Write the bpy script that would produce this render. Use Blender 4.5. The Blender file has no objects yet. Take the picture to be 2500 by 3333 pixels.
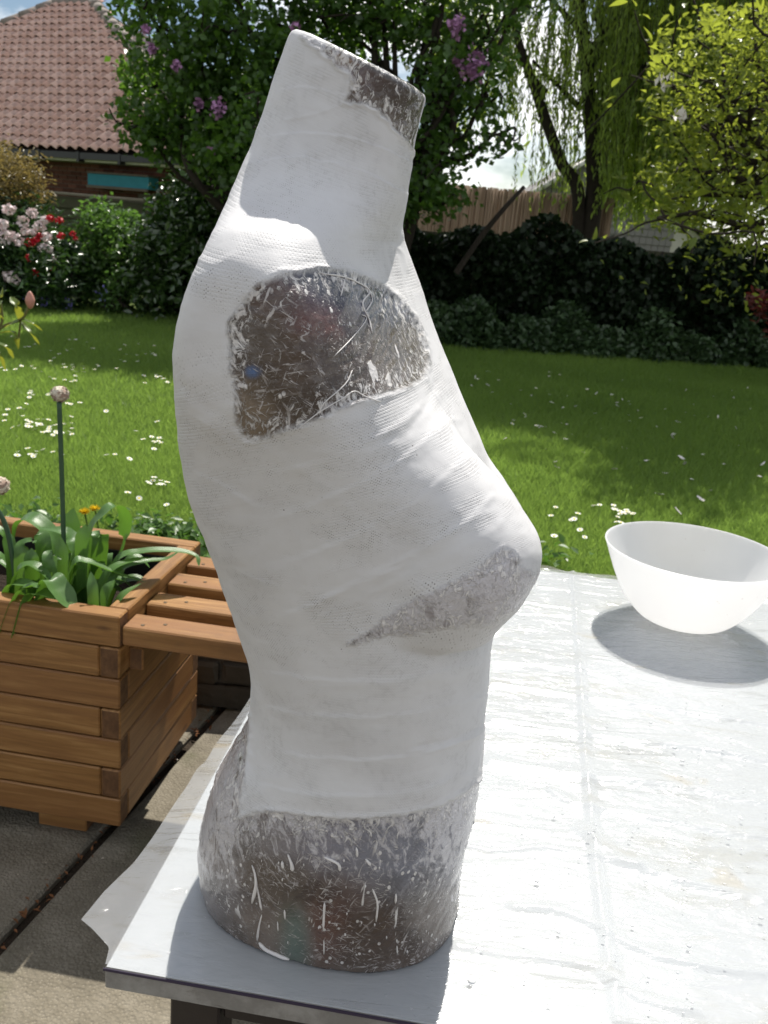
import bpy, bmesh, math, random
import numpy as np
from mathutils import Vector, Matrix
from mathutils.bvhtree import BVHTree

random.seed(7)
rng = np.random.default_rng(11)
SC = bpy.context.scene
COL = SC.collection

# ------------------------------------------------------------------ camera
CAM_H = 1.30
F_PX, PITCH, ROLL = 2970.0, math.radians(17.3), math.radians(5.0)
_f = np.array([0, math.cos(PITCH), -math.sin(PITCH)])
_r = np.array([1.0, 0, 0])
_u = np.cross(_r, _f)
CR = _r * math.cos(ROLL) + _u * math.sin(ROLL)
CU = _u * math.cos(ROLL) - _r * math.sin(ROLL)
CF = _f
CAM = np.array([0, 0, CAM_H])
cd = bpy.data.cameras.new('camera')
cam = bpy.data.objects.new('camera', cd)
COL.objects.link(cam)
M = Matrix(((CR[0], CU[0], -CF[0], CAM[0]), (CR[1], CU[1], -CF[1], CAM[1]), (CR[2], CU[2], -CF[2], CAM[2]), (0, 0, 0, 1)))
cam.matrix_world = M
cd.sensor_fit = 'VERTICAL'
cd.sensor_height = 36
cd.sensor_width = 27
cd.lens = 36 * F_PX / 3333
cd.clip_start = 0.05
cd.clip_end = 500
cd.dof.use_dof = True
cd.dof.focus_distance = 0.72
cd.dof.aperture_fstop = 20
SC.camera = cam

# ------------------------------------------------------------------ sky, sun, exposure
SUN_EL, SUN_AZ = math.radians(56), math.radians(13)      # azimuth to the right of +Y
world = bpy.data.worlds.new('World')
SC.world = world
world.use_nodes = True
wn, wl = world.node_tree.nodes, world.node_tree.links
wn.clear()
w_out = wn.new('ShaderNodeOutputWorld')
w_bg = wn.new('ShaderNodeBackground')
w_bg.inputs['Strength'].default_value = 0.06
sky = wn.new('ShaderNodeTexSky')
sky.sky_type = 'NISHITA'
sky.sun_disc = False
sky.sun_elevation = SUN_EL
sky.sun_rotation = SUN_AZ
sky.air_density = 1.0
sky.dust_density = 0.25
sky.ozone_density = 1.0
w_tc = wn.new('ShaderNodeTexCoord')
w_map = wn.new('ShaderNodeMapping')
w_map.inputs['Scale'].default_value = (1.0, 1.0, 2.2)
w_noise = wn.new('ShaderNodeTexNoise')
w_noise.inputs['Scale'].default_value = 3.2
w_noise.inputs['Detail'].default_value = 7
w_noise.inputs['Roughness'].default_value = 0.55
w_ramp = wn.new('ShaderNodeValToRGB')
w_ramp.color_ramp.elements[0].position = 0.47
w_ramp.color_ramp.elements[1].position = 0.60
w_mix = wn.new('ShaderNodeMix')
w_mix.data_type = 'RGBA'
w_mix.inputs[7].default_value = (21.0, 20.8, 20.5, 1)
wl.new(w_tc.outputs['Generated'], w_map.inputs['Vector'])
wl.new(w_map.outputs['Vector'], w_noise.inputs['Vector'])
w_sep = wn.new('ShaderNodeSeparateXYZ')           # clouds bank up towards the horizon all round
wl.new(w_tc.outputs['Generated'], w_sep.inputs[0])
w_hz = wn.new('ShaderNodeMapRange')
w_hz.inputs[1].default_value = 0.0
w_hz.inputs[2].default_value = 0.35
w_hz.inputs[3].default_value = 0.045
w_hz.inputs[4].default_value = 0.0
wl.new(w_sep.outputs[2], w_hz.inputs[0])
w_add = wn.new('ShaderNodeMath')
w_add.operation = 'ADD'
wl.new(w_noise.outputs['Fac'], w_add.inputs[0])
wl.new(w_hz.outputs[0], w_add.inputs[1])
wl.new(w_add.outputs[0], w_ramp.inputs['Fac'])
wl.new(w_ramp.outputs['Color'], w_mix.inputs[0])
wl.new(sky.outputs['Color'], w_mix.inputs[6])
wl.new(w_mix.outputs[2], w_bg.inputs['Color'])
wl.new(w_bg.outputs['Background'], w_out.inputs['Surface'])

sl = bpy.data.lights.new('sun', 'SUN')
sl.energy = 5.0
sl.angle = math.radians(0.53)
sl.color = (1.0, 0.95, 0.87)
sun = bpy.data.objects.new('sun', sl)
COL.objects.link(sun)
SDIR = Vector((math.cos(SUN_EL) * math.sin(SUN_AZ), math.cos(SUN_EL) * math.cos(SUN_AZ), math.sin(SUN_EL)))
sun.rotation_euler = SDIR.to_track_quat('Z', 'Y').to_euler()
sun.location = (2, 6, 12)

SC.view_settings.view_transform = 'Standard'
SC.view_settings.look = 'None'
SC.view_settings.exposure = 0.42
SC.view_settings.gamma = 1.0
SC.view_settings.use_curve_mapping = False
SC.render.engine = 'CYCLES'
SC.cycles.max_bounces = 8
SC.cycles.diffuse_bounces = 4
SC.cycles.transparent_max_bounces = 12
SC.cycles.caustics_reflective = False
SC.cycles.caustics_refractive = False
SC.cycles.use_denoising = True

# ------------------------------------------------------------------ helpers
KD = 2500 / 1659.0            # the picture was measured at 1659 px width


def ray(x, y):
    x, y = x * KD, y * KD
    return CR * (x - 1250) / F_PX - CU * (y - 1666.5) / F_PX + CF


def at(x, y, Y):
    d = ray(x, y)
    return CAM + d * (Y / d[1])


def atz(x, y, z):
    d = ray(x, y)
    return CAM + d * ((z - CAM_H) / d[2])


def proj(P):
    q = np.asarray(P, float) - CAM
    z = q @ CF
    return (1250 + F_PX * (q @ CR) / z) / KD, (1666.5 - F_PX * (q @ CU) / z) / KD


def tag(o, label=None, cat=None, group=None, kind=None):
    if label:
        o['label'] = label
    if cat:
        o['category'] = cat
    if group:
        o['group'] = group
    if kind:
        o['kind'] = kind
    return o


def empty(name, loc, rz=0.0):
    o = bpy.data.objects.new(name, None)
    COL.objects.link(o)
    o.location = loc
    o.rotation_euler = (0, 0, rz)
    o.empty_display_size = 0.1
    return o


def link(name, me, parent=None, loc=None, rot=None):
    o = bpy.data.objects.new(name, me)
    COL.objects.link(o)
    if parent is not None:
        o.parent = parent
    if loc is not None:
        o.location = loc
    if rot is not None:
        o.rotation_euler = rot
    return o


def np_mesh(name, V, Fc, mats=None, smooth=False, attrs=None, midx=None):
    """V (n,3), Fc (m,k) one polygon size"""
    V = np.ascontiguousarray(V, np.float32)
    Fc = np.ascontiguousarray(Fc, np.int32)
    me = bpy.data.meshes.new(name)
    m, k = Fc.shape
    me.vertices.add(len(V))
    me.vertices.foreach_set('co', V.ravel())
    me.loops.add(m * k)
    me.loops.foreach_set('vertex_index', Fc.ravel())
    me.polygons.add(m)
    me.polygons.foreach_set('loop_start', np.arange(0, m * k, k, dtype=np.int32))
    if smooth:
        me.polygons.foreach_set('use_smooth', np.ones(m, bool))
    if midx is not None:
        me.polygons.foreach_set('material_index', np.asarray(midx, np.int32))
    me.update(calc_edges=True)
    for nm, (ty, arr) in (attrs or {}).items():
        a = me.attributes.new(nm, ty, 'POINT')
        a.data.foreach_set('vector' if ty == 'FLOAT_VECTOR' else 'value', np.ascontiguousarray(arr, np.float32).ravel())
    for mt in (mats if isinstance(mats, (list, tuple)) else [mats] if mats else []):
        me.materials.append(mt)
    return me


def py_mesh(name, V, Fc, mat=None, smooth=False):
    me = bpy.data.meshes.new(name)
    me.from_pydata([tuple(v) for v in V], [], Fc)
    if mat:
        me.materials.append(mat)
    if smooth:
        for p in me.polygons:
            p.use_smooth = True
    me.update()
    return me


def bm_mesh(name, bm, mat=None, smooth=False):
    me = bpy.data.meshes.new(name)
    bmesh.ops.recalc_face_normals(bm, faces=bm.faces)
    bm.to_mesh(me)
    bm.free()
    if mat:
        me.materials.append(mat)
    if smooth:
        for p in me.polygons:
            p.use_smooth = True
    return me


def box_bm(x0, x1, y0, y1, z0, z1, bev=0.0, bm=None):
    b = bmesh.new()
    bmesh.ops.create_cube(b, size=1)
    for v in b.verts:
        v.co = Vector(((x0 + x1) / 2 + v.co.x * (x1 - x0), (y0 + y1) / 2 + v.co.y * (y1 - y0), (z0 + z1) / 2 + v.co.z * (z1 - z0)))
    if bev:
        bmesh.ops.bevel(b, geom=b.edges[:], offset=bev, segments=1, affect='EDGES')
    if bm is None:
        return b
    t = bpy.data.meshes.new('t')
    b.to_mesh(t)
    b.free()
    bm.from_mesh(t)
    bpy.data.meshes.remove(t)
    return bm


def box(name, dims, mat, parent=None, bev=0.002):
    return link(name, bm_mesh(name, box_bm(*dims, bev=bev), mat), parent)


def tube_arrays(pts, radii, sides=8, cap=True):
    pts = np.asarray(pts, float)
    n = len(pts)
    radii = np.atleast_1d(np.asarray(radii, float))
    radii = np.interp(np.linspace(0, 1, n), np.linspace(0, 1, len(radii)), radii) if len(radii) > 1 else np.full(n, radii[0])
    T = np.gradient(pts, axis=0)
    T /= np.linalg.norm(T, axis=1)[:, None] + 1e-12
    ref = np.array([0.31, 0.17, 0.93])
    if abs(T[0] @ ref) > 0.9:
        ref = np.array([1.0, 0, 0])
    N = np.cross(T, ref)
    N /= np.linalg.norm(N, axis=1)[:, None] + 1e-12
    B = np.cross(T, N)
    a = np.linspace(0, 2 * np.pi, sides, endpoint=False)
    V = (pts[:, None] + radii[:, None, None] * (np.cos(a)[None, :, None] * N[:, None] + np.sin(a)[None, :, None] * B[:, None])).reshape(-1, 3)
    i = np.arange(n - 1)[:, None] * sides
    j = np.arange(sides)[None]
    jn = (j + 1) % sides
    Fq = np.stack([i + j, i + jn, i + sides + jn, i + sides + j], -1).reshape(-1, 4)
    if cap:
        V = np.vstack([V, pts[:1], pts[-1:]])
        c0, c1 = n * sides, n * sides + 1
        jj = np.arange(sides)
        jn = (jj + 1) % sides
        Fq = np.vstack([Fq, np.stack([jn, jj, np.full(sides, c0), np.full(sides, c0)], -1)[:, [0, 1, 2, 3]],
                        np.stack([(n - 1) * sides + jj, (n - 1) * sides + jn, np.full(sides, c1), np.full(sides, c1)], -1)])
    return V, Fq


def tubes_mesh(name, lst, mat, sides=7):
    """several tubes joined: list of (pts, radii)"""
    vs, fs, o = [], [], 0
    for pts, rad in lst:
        V, Fq = tube_arrays(pts, rad, sides, cap=False)
        vs.append(V)
        fs.append(Fq + o)
        o += len(V)
    return np_mesh(name, np.vstack(vs), np.vstack(fs), mat, smooth=True)


def crv(pts, n=16):
    """Catmull-Rom through points"""
    P = np.asarray(pts, float)
    P = np.vstack([2 * P[0] - P[1], P, 2 * P[-1] - P[-2]])
    out = []
    m = len(P) - 3
    for i in range(m):
        t = np.linspace(0, 1, n, endpoint=(i == m - 1))[:, None]
        p0, p1, p2, p3 = P[i:i + 4]
        out.append(0.5 * (2 * p1 + (p2 - p0) * t + (2 * p0 - 5 * p1 + 4 * p2 - p3) * t ** 2 + (3 * p1 - p0 - 3 * p2 + p3) * t ** 3))
    return np.vstack(out)


def unit(v):
    return v / (np.linalg.norm(v, axis=-1, keepdims=True) + 1e-12)


def leaves_arrays(C, size, wid=0.5, up=0.35, droop=0.0, dirs=None, fold=0.12):
    """rhombus leaves with a folded midrib: 4 verts, 2 triangles each"""
    n = len(C)
    size = np.broadcast_to(np.asarray(size, float), (n,))[:, None]
    D = unit(rng.normal(size=(n, 3)) * [1, 1, 0.7] + [0, 0, -droop]) if dirs is None else unit(dirs)
    N = unit(rng.normal(size=(n, 3)) + [0, 0, up * 3])
    N = unit(N - (N * D).sum(1, keepdims=True) * D)
    S = np.cross(D, N)
    b = C - D * size * .5
    tip = C + D * size * .5 - N * size * .06
    l = C + S * size * wid * .5 + N * size * fold - D * size * .06
    r = C - S * size * wid * .5 + N * size * fold - D * size * .06
    V = np.stack([b, l, tip, r], 1).reshape(-1, 3)
    i = np.arange(n)[:, None] * 4
    Fc = np.concatenate([i + [0, 2, 1], i + [0, 3, 2]], 1).reshape(-1, 3)
    var = np.repeat(rng.random(n), 4)
    return V, Fc, var


def leaf_mesh(name, C, size, mat, **kw):
    V, Fc, var = leaves_arrays(np.asarray(C), size, **kw)
    return np_mesh(name, V, Fc, mat, attrs={'var': ('FLOAT', var)})


def blob_points(n, c, r, hollow=0.45, clump=0):
    """points in an ellipsoid, denser toward its surface, grouped in twigs"""
    c, r = np.asarray(c, float), np.asarray(r, float)
    m = max(1, n // clump) if clump else n
    d = unit(rng.normal(size=(m, 3)))
    rad = (hollow + (1 - hollow) * rng.random(m)) ** 0.7
    rad *= 1 + 0.18 * rng.normal(size=m)
    p = c + d * rad[:, None] * r
    if clump:
        p = np.repeat(p, clump, 0) + rng.normal(size=(m * clump, 3)) * 0.09 * np.mean(r) ** 0.5
    return p


# ---- node helper
class NT:
    def __init__(s, name):
        s.m = bpy.data.materials.new(name)
        s.m.use_nodes = True
        s.t = s.m.node_tree
        s.t.nodes.clear()
        s.out = s.t.nodes.new('ShaderNodeOutputMaterial')
        s.coord = None

    def n(s, ty, **kw):
        nd = s.t.nodes.new('ShaderNode' + ty)
        for k, v in kw.items():
            setattr(nd, k, v)
        return nd

    def put(s, sock, v):
        if v is None:
            return
        if isinstance(v, bpy.types.NodeSocket):
            s.t.links.new(v, sock)
        elif isinstance(v, (tuple, list)) and sock.type == 'RGBA' and len(v) == 3:
            sock.default_value = (*v, 1)
        else:
            sock.default_value = v

    def obj(s):
        if s.coord is None:
            s.coord = s.n('TexCoord')
        return s.coord.outputs['Object']

    def map(s, v=None, scale=(1, 1, 1), rot=(0, 0, 0), loc=(0, 0, 0)):
        nd = s.n('Mapping')
        s.put(nd.inputs['Vector'], v or s.obj())
        nd.inputs['Scale'].default_value = scale
        nd.inputs['Rotation'].default_value = rot
        nd.inputs['Location'].default_value = loc
        return nd.outputs[0]

    def tilt(s, v, rot, scale, loc=(0, 0, 0)):
        return s.map(s.map(v, (1, 1, 1), rot, loc), scale)

    def noise(s, scale, v=None, detail=4, rough=0.55, dist=0.0, col=False):
        nd = s.n('TexNoise')
        s.put(nd.inputs['Vector'], v or s.obj())
        s.put(nd.inputs['Scale'], scale)
        nd.inputs['Detail'].default_value = detail
        nd.inputs['Roughness'].default_value = rough
        nd.inputs['Distortion'].default_value = dist
        return nd.outputs['Color' if col else 'Fac']

    def voro(s, scale, v=None, feature='F1', rnd=1.0, out='Distance'):
        nd = s.n('TexVoronoi', feature=feature)
        s.put(nd.inputs['Vector'], v or s.obj())
        nd.inputs['Scale'].default_value = scale
        nd.inputs['Randomness'].default_value = rnd
        return nd.outputs[out]

    def math(s, op, a, b=0.0, c=None, clamp=False):
        nd = s.n('Math', operation=op, use_clamp=clamp)
        s.put(nd.inputs[0], a)
        s.put(nd.inputs[1], b)
        if c is not None:
            s.put(nd.inputs[2], c)
        return nd.outputs[0]

    def ramp(s, fac, *stops, interp='LINEAR'):
        nd = s.n('ValToRGB')
        nd.color_ramp.interpolation = interp
        s.put(nd.inputs[0], fac)
        el = nd.color_ramp.elements
        while len(el) < len(stops):
            el.new(0.5)
        for e, (p, c) in zip(el, stops):
            e.position = p
            e.color = (c, c, c, 1) if isinstance(c, (int, float)) else (*c, 1)
        return nd.outputs[0]

    def step(s, v, a, b):
        nd = s.n('MapRange', interpolation_type='SMOOTHSTEP')
        s.put(nd.inputs[0], v)
        nd.inputs[1].default_value = a
        nd.inputs[2].default_value = b
        return nd.outputs[0]

    def mix(s, fac, a, b, blend='MIX'):
        nd = s.n('Mix', data_type='RGBA', blend_type=blend)
        s.put(nd.inputs[0], fac)
        s.put(nd.inputs[6], a)
        s.put(nd.inputs[7], b)
        return nd.outputs[2]

    def attr(s, name, out='Fac'):
        nd = s.n('Attribute', attribute_name=name)
        return nd.outputs[out]

    def rnd(s):
        return s.n('ObjectInfo').outputs['Random']

    def bump(s, h, strength=0.5, dist=0.01, normal=None):
        nd = s.n('Bump')
        s.put(nd.inputs['Height'], h)
        s.put(nd.inputs['Strength'], strength)
        nd.inputs['Distance'].default_value = dist
        if normal is not None:
            s.put(nd.inputs['Normal'], normal)
        return nd.outputs[0]

    def bsdf(s, color, rough=0.6, normal=None, spec=0.5, **kw):
        nd = s.n('BsdfPrincipled')
        s.put(nd.inputs['Base Color'], color)
        s.put(nd.inputs['Roughness'], rough)
        s.put(nd.inputs['Specular IOR Level'], spec)
        if normal is not None:
            s.put(nd.inputs['Normal'], normal)
        for k, v in kw.items():
            s.put(nd.inputs[k], v)
        return nd.outputs[0]

    def mixsh(s, fac, a, b):
        nd = s.n('MixShader')
        s.put(nd.inputs[0], fac)
        s.t.links.new(a, nd.inputs[1])
        s.t.links.new(b, nd.inputs[2])
        return nd.outputs[0]

    def done(s, sh):
        s.t.links.new(sh, s.out.inputs['Surface'])
        return s.m


def simple(name, col, rough=0.6, spec=0.5, var=0.0, scale=20, bump=0.0, bscale=60, bdist=0.003, **kw):
    t = NT(name)
    c = col
    if var:
        c = t.mix(t.noise(scale), tuple(x * (1 - var) for x in col), tuple(min(1, x * (1 + var)) for x in col))
    nrm = t.bump(t.noise(bscale), bump, bdist) if bump else None
    return t.done(t.bsdf(c, rough, nrm, spec, **kw))


def leafmat(name, dark, light, trans, tfac=0.4, rough=0.4, spec=0.5):
    t = NT(name)
    v = t.attr('var')
    big = t.noise(1.3, detail=2)
    v2 = t.math('ADD', t.math('MULTIPLY', v, 0.65), t.math('MULTIPLY', big, 0.45), clamp=True)
    c = t.mix(v2, dark, light)
    ct = t.mix(v2, tuple(x * .7 for x in trans), trans)
    tr = t.n('BsdfTranslucent')
    t.put(tr.inputs['Color'], ct)
    return t.done(t.mixsh(tfac, t.bsdf(c, rough, None, spec), tr.outputs[0]))


MAT = {}
MAT['lilac'] = leafmat('lilac_leaf', (.032, .070, .018), (.075, .145, .032), (.17, .34, .03), .4, .36, .45)
MAT['laurel'] = leafmat('laurel_leaf', (.02, .045, .014), (.055, .105, .025), (.08, .18, .02), .22, .24, .8)
MAT['shrub'] = leafmat('shrub_leaf', (.05, .105, .024), (.10, .18, .045), (.17, .34, .05), .38, .3, .6)
MAT['rhodo'] = leafmat('rhododendron_leaf', (.02, .05, .015), (.05, .10, .03), (.06, .14, .02), .22, .3, .6)
MAT['maple'] = leafmat('maple_leaf', (.13, .10, .035), (.22, .18, .065), (.32, .24, .07), .4)
MAT['redleaf'] = leafmat('red_leaf', (.10, .02, .02), (.18, .05, .04), (.3, .06, .04), .35)
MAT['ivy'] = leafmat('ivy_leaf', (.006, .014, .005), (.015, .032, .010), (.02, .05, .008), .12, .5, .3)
MAT['cover'] = leafmat('ground_cover_leaf', (.03, .06, .025), (.07, .12, .05), (.07, .14, .03), .25, .35, .5)
MAT['willow'] = leafmat('willow_leaf', (.12, .19, .04), (.20, .28, .06), (.50, .66, .09), .55)
MAT['magnolia'] = leafmat('magnolia_leaf', (.095, .15, .022), (.19, .23, .042), (.41, .48, .055), .52, .38, .4)
MAT['grass'] = leafmat('grass_blade', (.105, .19, .035), (.21, .31, .07), (.33, .50, .09), .5, .5, .3)
MAT['weed'] = leafmat('weed_leaf', (.05, .11, .02), (.09, .18, .04), (.14, .3, .04), .35)
MAT['bark'] = simple('bark', (.035, .028, .022), .9, .2, .4, 12, .8, 40, .01)
MAT['palebark'] = simple('pale_bark', (.09, .07, .055), .9, .2, .4, 14, .8, 40, .01)
MAT['whiteflower'] = simple('white_flower', (.78, .66, .66), .6, .3, .12, 20)
MAT['redflower'] = simple('red_flower', (.55, .012, .03), .5, .3, .3, 30)
MAT['pinkflower'] = simple('lilac_flower', (.42, .22, .40), .6, .3, .3, 20)
MAT['petal'] = simple('petal', (.75, .70, .68), .5, .3, .1, 30)
MAT['yellow'] = simple('yellow_petal', (.80, .60, .02), .6, .3)
MAT['white'] = simple('white_petal', (.85, .85, .83), .6, .3)
MAT['bluebell'] = simple('bluebell_flower', (.22, .2, .55), .6, .3)

# ------------------------------------------------------------------ the setting
LAWN_Z = 0.22
RT = math.radians(-7.0)                        # patio, table and planter share this turn

# lawn ground
t = NT('lawn_soil')
big = t.noise(0.9, detail=3)
fine = t.noise(45, detail=3)
c = t.mix(t.math('MULTIPLY', t.math('ADD', big, fine), .5), (.05, .085, .014), (.11, .15, .03))
MAT['lawn'] = t.done(t.bsdf(c, .9, t.bump(t.noise(60, detail=5), .8, .02), .2))
gx, gy = np.meshgrid(np.linspace(-70, 70, 90), np.linspace(2.30, 160, 110))
gy = 2.30 + (gy - 2.30) ** 1.0
Vg = np.stack([gx, gy + (-gx) * 0.0, np.full_like(gx, LAWN_Z)], -1).reshape(-1, 3)
ni, nj = gx.shape
ii = (np.arange(ni - 1)[:, None] * nj + np.arange(nj - 1)[None]).reshape(-1)
Fg = np.stack([ii, ii + 1, ii + nj + 1, ii + nj], -1)
tag(link('lawn', np_mesh('lawn', Vg, Fg, MAT['lawn'])), 'green garden lawn dotted with daisies behind the table', kind='structure')

# ground under everything
tag(link('ground', py_mesh('ground', [(-70, -40, -.03), (70, -40, -.03), (70, 160, -.03), (-70, 160, -.03)], [(0, 1, 2, 3)],
                           simple('earth', (.06, .045, .03), .95, .2, .4, 6))), 'bare earth below the paving', kind='structure')

# paving slabs
t = NT('paving_concrete')
ag = t.voro(160, rnd=1.0)
n1 = t.noise(9, detail=6, rough=.65)
n2 = t.noise(70, detail=4)
base = t.ramp(n1, (.25, (.098, .085, .062)), (.5, (.165, .145, .108)), (.75, (.24, .215, .168)))
base = t.mix(t.step(ag, .0, .45), t.mix(.5, base, (.32, .285, .225)), base)
base = t.mix(t.step(t.noise(3.1, detail=5), .52, .7), base, (.10, .10, .055))
hgt = t.math('ADD', t.math('MULTIPLY', n2, .6), t.math('MULTIPLY', ag, .7))
MAT['paving'] = t.done(t.bsdf(base, .85, t.bump(hgt, .9, .004), .3))
patio = empty('patio', (-.62, 1.36, 0), math.radians(-14))
tag(patio, 'old concrete paving slabs of the patio with a dirty joint', kind='structure')
sm = {}
for ix in range(-3, 4):
    for iy in range(-4, 2):
        w, d = .9, 1.8
        b = box_bm(.012, w - .012, .012, d - .012, -.06, 0, .006)
        me = bm_mesh('paving_slab', b, MAT['paving']) if not sm else sm['m']
        sm['m'] = me
        o = link('paving_slab', me, patio, (ix * w, iy * d - .6, random.uniform(-.003, .0)))
soilj = simple('joint_soil', (.035, .026, .018), .95, .2, .5, 40, 1.0, 90, .01)
link('joint_soil', py_mesh('joint_soil', [(-2.8, -3.7, -.018), (3.7, -3.7, -.018), (3.7, 1.9, -.018), (-2.8, 1.9, -.018)], [(0, 1, 2, 3)], soilj), patio)
# debris in the joint: dry leaf scraps
pts = np.stack([rng.normal(0, .012, 160), rng.uniform(-.9, 1.0, 160), np.full(160, .004)], -1)
deb = link('joint_litter', leaf_mesh('joint_litter', pts, rng.uniform(.006, .02, 160), simple('dry_litter', (.16, .07, .03), .9, .2, .5, 60), wid=.4, up=1.5), patio)
tag(deb, kind='stuff')
# small bits lying on the slabs
pts = np.stack([rng.uniform(-.9, .9, 140), rng.uniform(-.5, .9, 140), np.full(140, .003)], -1)
grit = link('grit', leaf_mesh('grit', pts, rng.uniform(.003, .009, 140), simple('grit', (.45, .40, .33), .8, .3), wid=.8, up=3), patio)
tag(grit, kind='stuff')

# low retaining wall between patio and lawn
t = NT('wall_stone')
c = t.mix(t.rnd(), (.05, .042, .032), (.11, .095, .075))
c = t.mix(t.noise(14, detail=5), t.mix(.5, c, (.02, .02, .015)), c)
MAT['wallstone'] = t.done(t.bsdf(c, .9, t.bump(t.noise(30, detail=6), .9, .01), .2))
rw = empty('retaining_wall', (0, 2.28, 0), 0)
tag(rw, 'low dark stone wall holding back the lawn behind the planter bench', 'wall')
stones = []
for k in range(3):
    b = bmesh.new()
    bmesh.ops.create_cube(b, size=1)
    for v in b.verts:
        v.co = Vector((v.co.x * (.24 + .05 * k), v.co.y * .12, v.co.z * .066))
    bmesh.ops.bevel(b, geom=b.edges[:], offset=.008, segments=1, affect='EDGES')
    for v in b.verts:
        v.co += Vector((random.uniform(-.006, .006),) * 3)
    stones.append(bm_mesh('stone', b, MAT['wallstone']))
for row in range(3):
    x = -2.4 + .1 * (row % 2)
    while x < 2.6:
        k = random.randrange(3)
        w = .24 + .05 * k
        link('stone', stones[k], rw, (x + w / 2, random.uniform(-.012, .012), .036 + row * .072), (0, 0, random.uniform(-.03, .03)))
        x += w + .01
box('mortar_core', (-2.5, 2.7, -.035, .08, 0, .205), MAT['wallstone'], rw)

# ------------------------------------------------------------------ house with pantile roof
E0 = at(0, 318, 18.0)
E1 = at(264, 328, 16.7)
ez = (E0[2] + E1[2]) / 2
E0[2] = E1[2] = ez
U = unit(E1 - E0)                                  # along the eave
NH = np.array([-U[1], U[0], 0])                    # away from us, horizontal
SLOPE = math.radians(37)
VS = NH * math.cos(SLOPE) + np.array([0, 0, math.sin(SLOPE)])
RN = unit(np.cross(U, VS))


def on_roof(x, y):
    d = ray(x, y)
    return CAM + d * (((E0 - CAM) @ RN) / (d @ RN))


A, B = on_roof(124, 8), on_roof(200, 9)
HL, HR = on_roof(0, 60), on_roof(262, 77)
rz = (A[2] + B[2]) / 2


def uv(P):
    return (P - E0) @ U, (P - E0) @ VS


uA, vA = uv(A)
uB, vB = uv(B)
vR = (vA + vB) / 2
sl_ = (uA - uv(HL)[0]) / (vR - uv(HL)[1])
sr_ = (uv(HR)[0] - uB) / (vR - uv(HR)[1])
uL, uRt = uA - sl_ * vR, uB + sr_ * vR


def RP(u, v, h=0.0):
    return E0 + U * u + VS * v + RN * h


house = empty('brick_house', tuple(RP((uL + uRt) / 2, 0)[:2]) + (LAWN_Z,), 0)
tag(house, 'brick house with a pink clay pantile hipped roof behind the left fence', 'house')
hb = np.array(house.location)
t = NT('clay_pantile')
c = t.mix(t.rnd(), (.56, .35, .285), (.71, .49, .42))
c = t.mix(t.step(t.noise(7, detail=5), .5, .75), c, (.23, .17, .155))
MAT['pantile'] = t.done(t.bsdf(c, .75, t.bump(t.noise(90), .3, .003), .3))
MAT['underlay'] = simple('roof_underlay', (.05, .04, .04), .9, .2)
roofV = [RP(uL, 0, -.09), RP(uRt, 0, -.09), RP(uB, vR, -.09), RP(uA, vR, -.09)]
back = RP((uL + uRt) / 2, 0, 0) + NH * 11
bl = RP(uL, 0, -.09) + NH * (2 * vR * math.cos(SLOPE))
br = RP(uRt, 0, -.09) + NH * (2 * vR * math.cos(SLOPE))
RV = [v - hb for v in roofV + [br, bl]]
roof = link('roof', py_mesh('roof', RV, [(0, 1, 2, 3), (1, 4, 2), (4, 5, 3, 2), (5, 0, 3)], MAT['underlay']), house)
# pantile mesh: S profile across, thickness, overlapping nib
TW, TL = .235, .29


def pantile():
    xs = np.linspace(-.5, .5, 10)
    prof = np.where(xs < .12, .012 - .028 * np.cos((xs + .5) / .62 * math.pi) * 0 + .030 * np.sin((xs + .5) / .62 * math.pi) ** 1.0,
                    .012 - .022 * np.sin((xs - .12) / .38 * math.pi))
    V, Fc = [], []
    for j, (v, lift) in enumerate(((-.04, .066), (TL + .0, .012))):
        for s in (0, -.014):
            for x, p in zip(xs, prof):
                V.append((x * (TW + .012), v, p * 1.45 + lift + s))
    n = len(xs)
    for i in range(n - 1):
        Fc.append((i, i + 1, 2 * n + i + 1, 2 * n + i))
        Fc.append((i, n + i, n + i + 1, i + 1))
    Fc.append((0, 2 * n, 3 * n, n))
    return V, Fc


pv, pf = pantile()
tile_me = py_mesh('tile', pv, pf, MAT['pantile'], True)
Rm = Matrix((tuple(U), tuple(VS), tuple(RN))).transposed()
tq = Rm.to_euler()
cand = []
rows = int(vR / TL)
for r in range(rows + 1):
    v = r * TL
    a0 = uL + (uA - uL) * v / vR
    b0 = uRt + (uB - uRt) * v / vR
    u0 = math.ceil(a0 / TW) * TW
    while u0 < b0:
        P = RP(u0, v)
        px, py = proj(P)
        cand.append((px, py, P))
        u0 += TW
vis = [c for c in cand if -30 < c[0] < 330]
vis.sort(key=lambda c: c[0])
rest = [c for c in cand if not (-30 < c[0] < 330)] + vis[298:]
vis = vis[:298]
for px, py, P in vis:
    o = link('tile', tile_me, roof, tuple(P - hb + RN * random.uniform(-.004, .006)), tq)
    o.rotation_euler.rotate_axis('Z', random.uniform(-.02, .02))
pvn = np.array(pv)
RmN = np.stack([U, VS, RN], 1)
V_, F_, o_ = [], [], 0
for px, py, P in rest:
    V_ += list((pvn @ RmN.T) + (P - hb))
    F_ += [tuple(i + o_ for i in f) for f in pf]
    o_ += len(pv)
tag(link('roof_tiles', py_mesh('roof_tiles', V_, F_, MAT['pantile'], True), roof), kind='stuff')
# hip and ridge caps
MAT['ridge'] = simple('ridge_mortar', (.22, .19, .165), .85, .3, .35, 8, .6, 50, .01)


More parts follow.
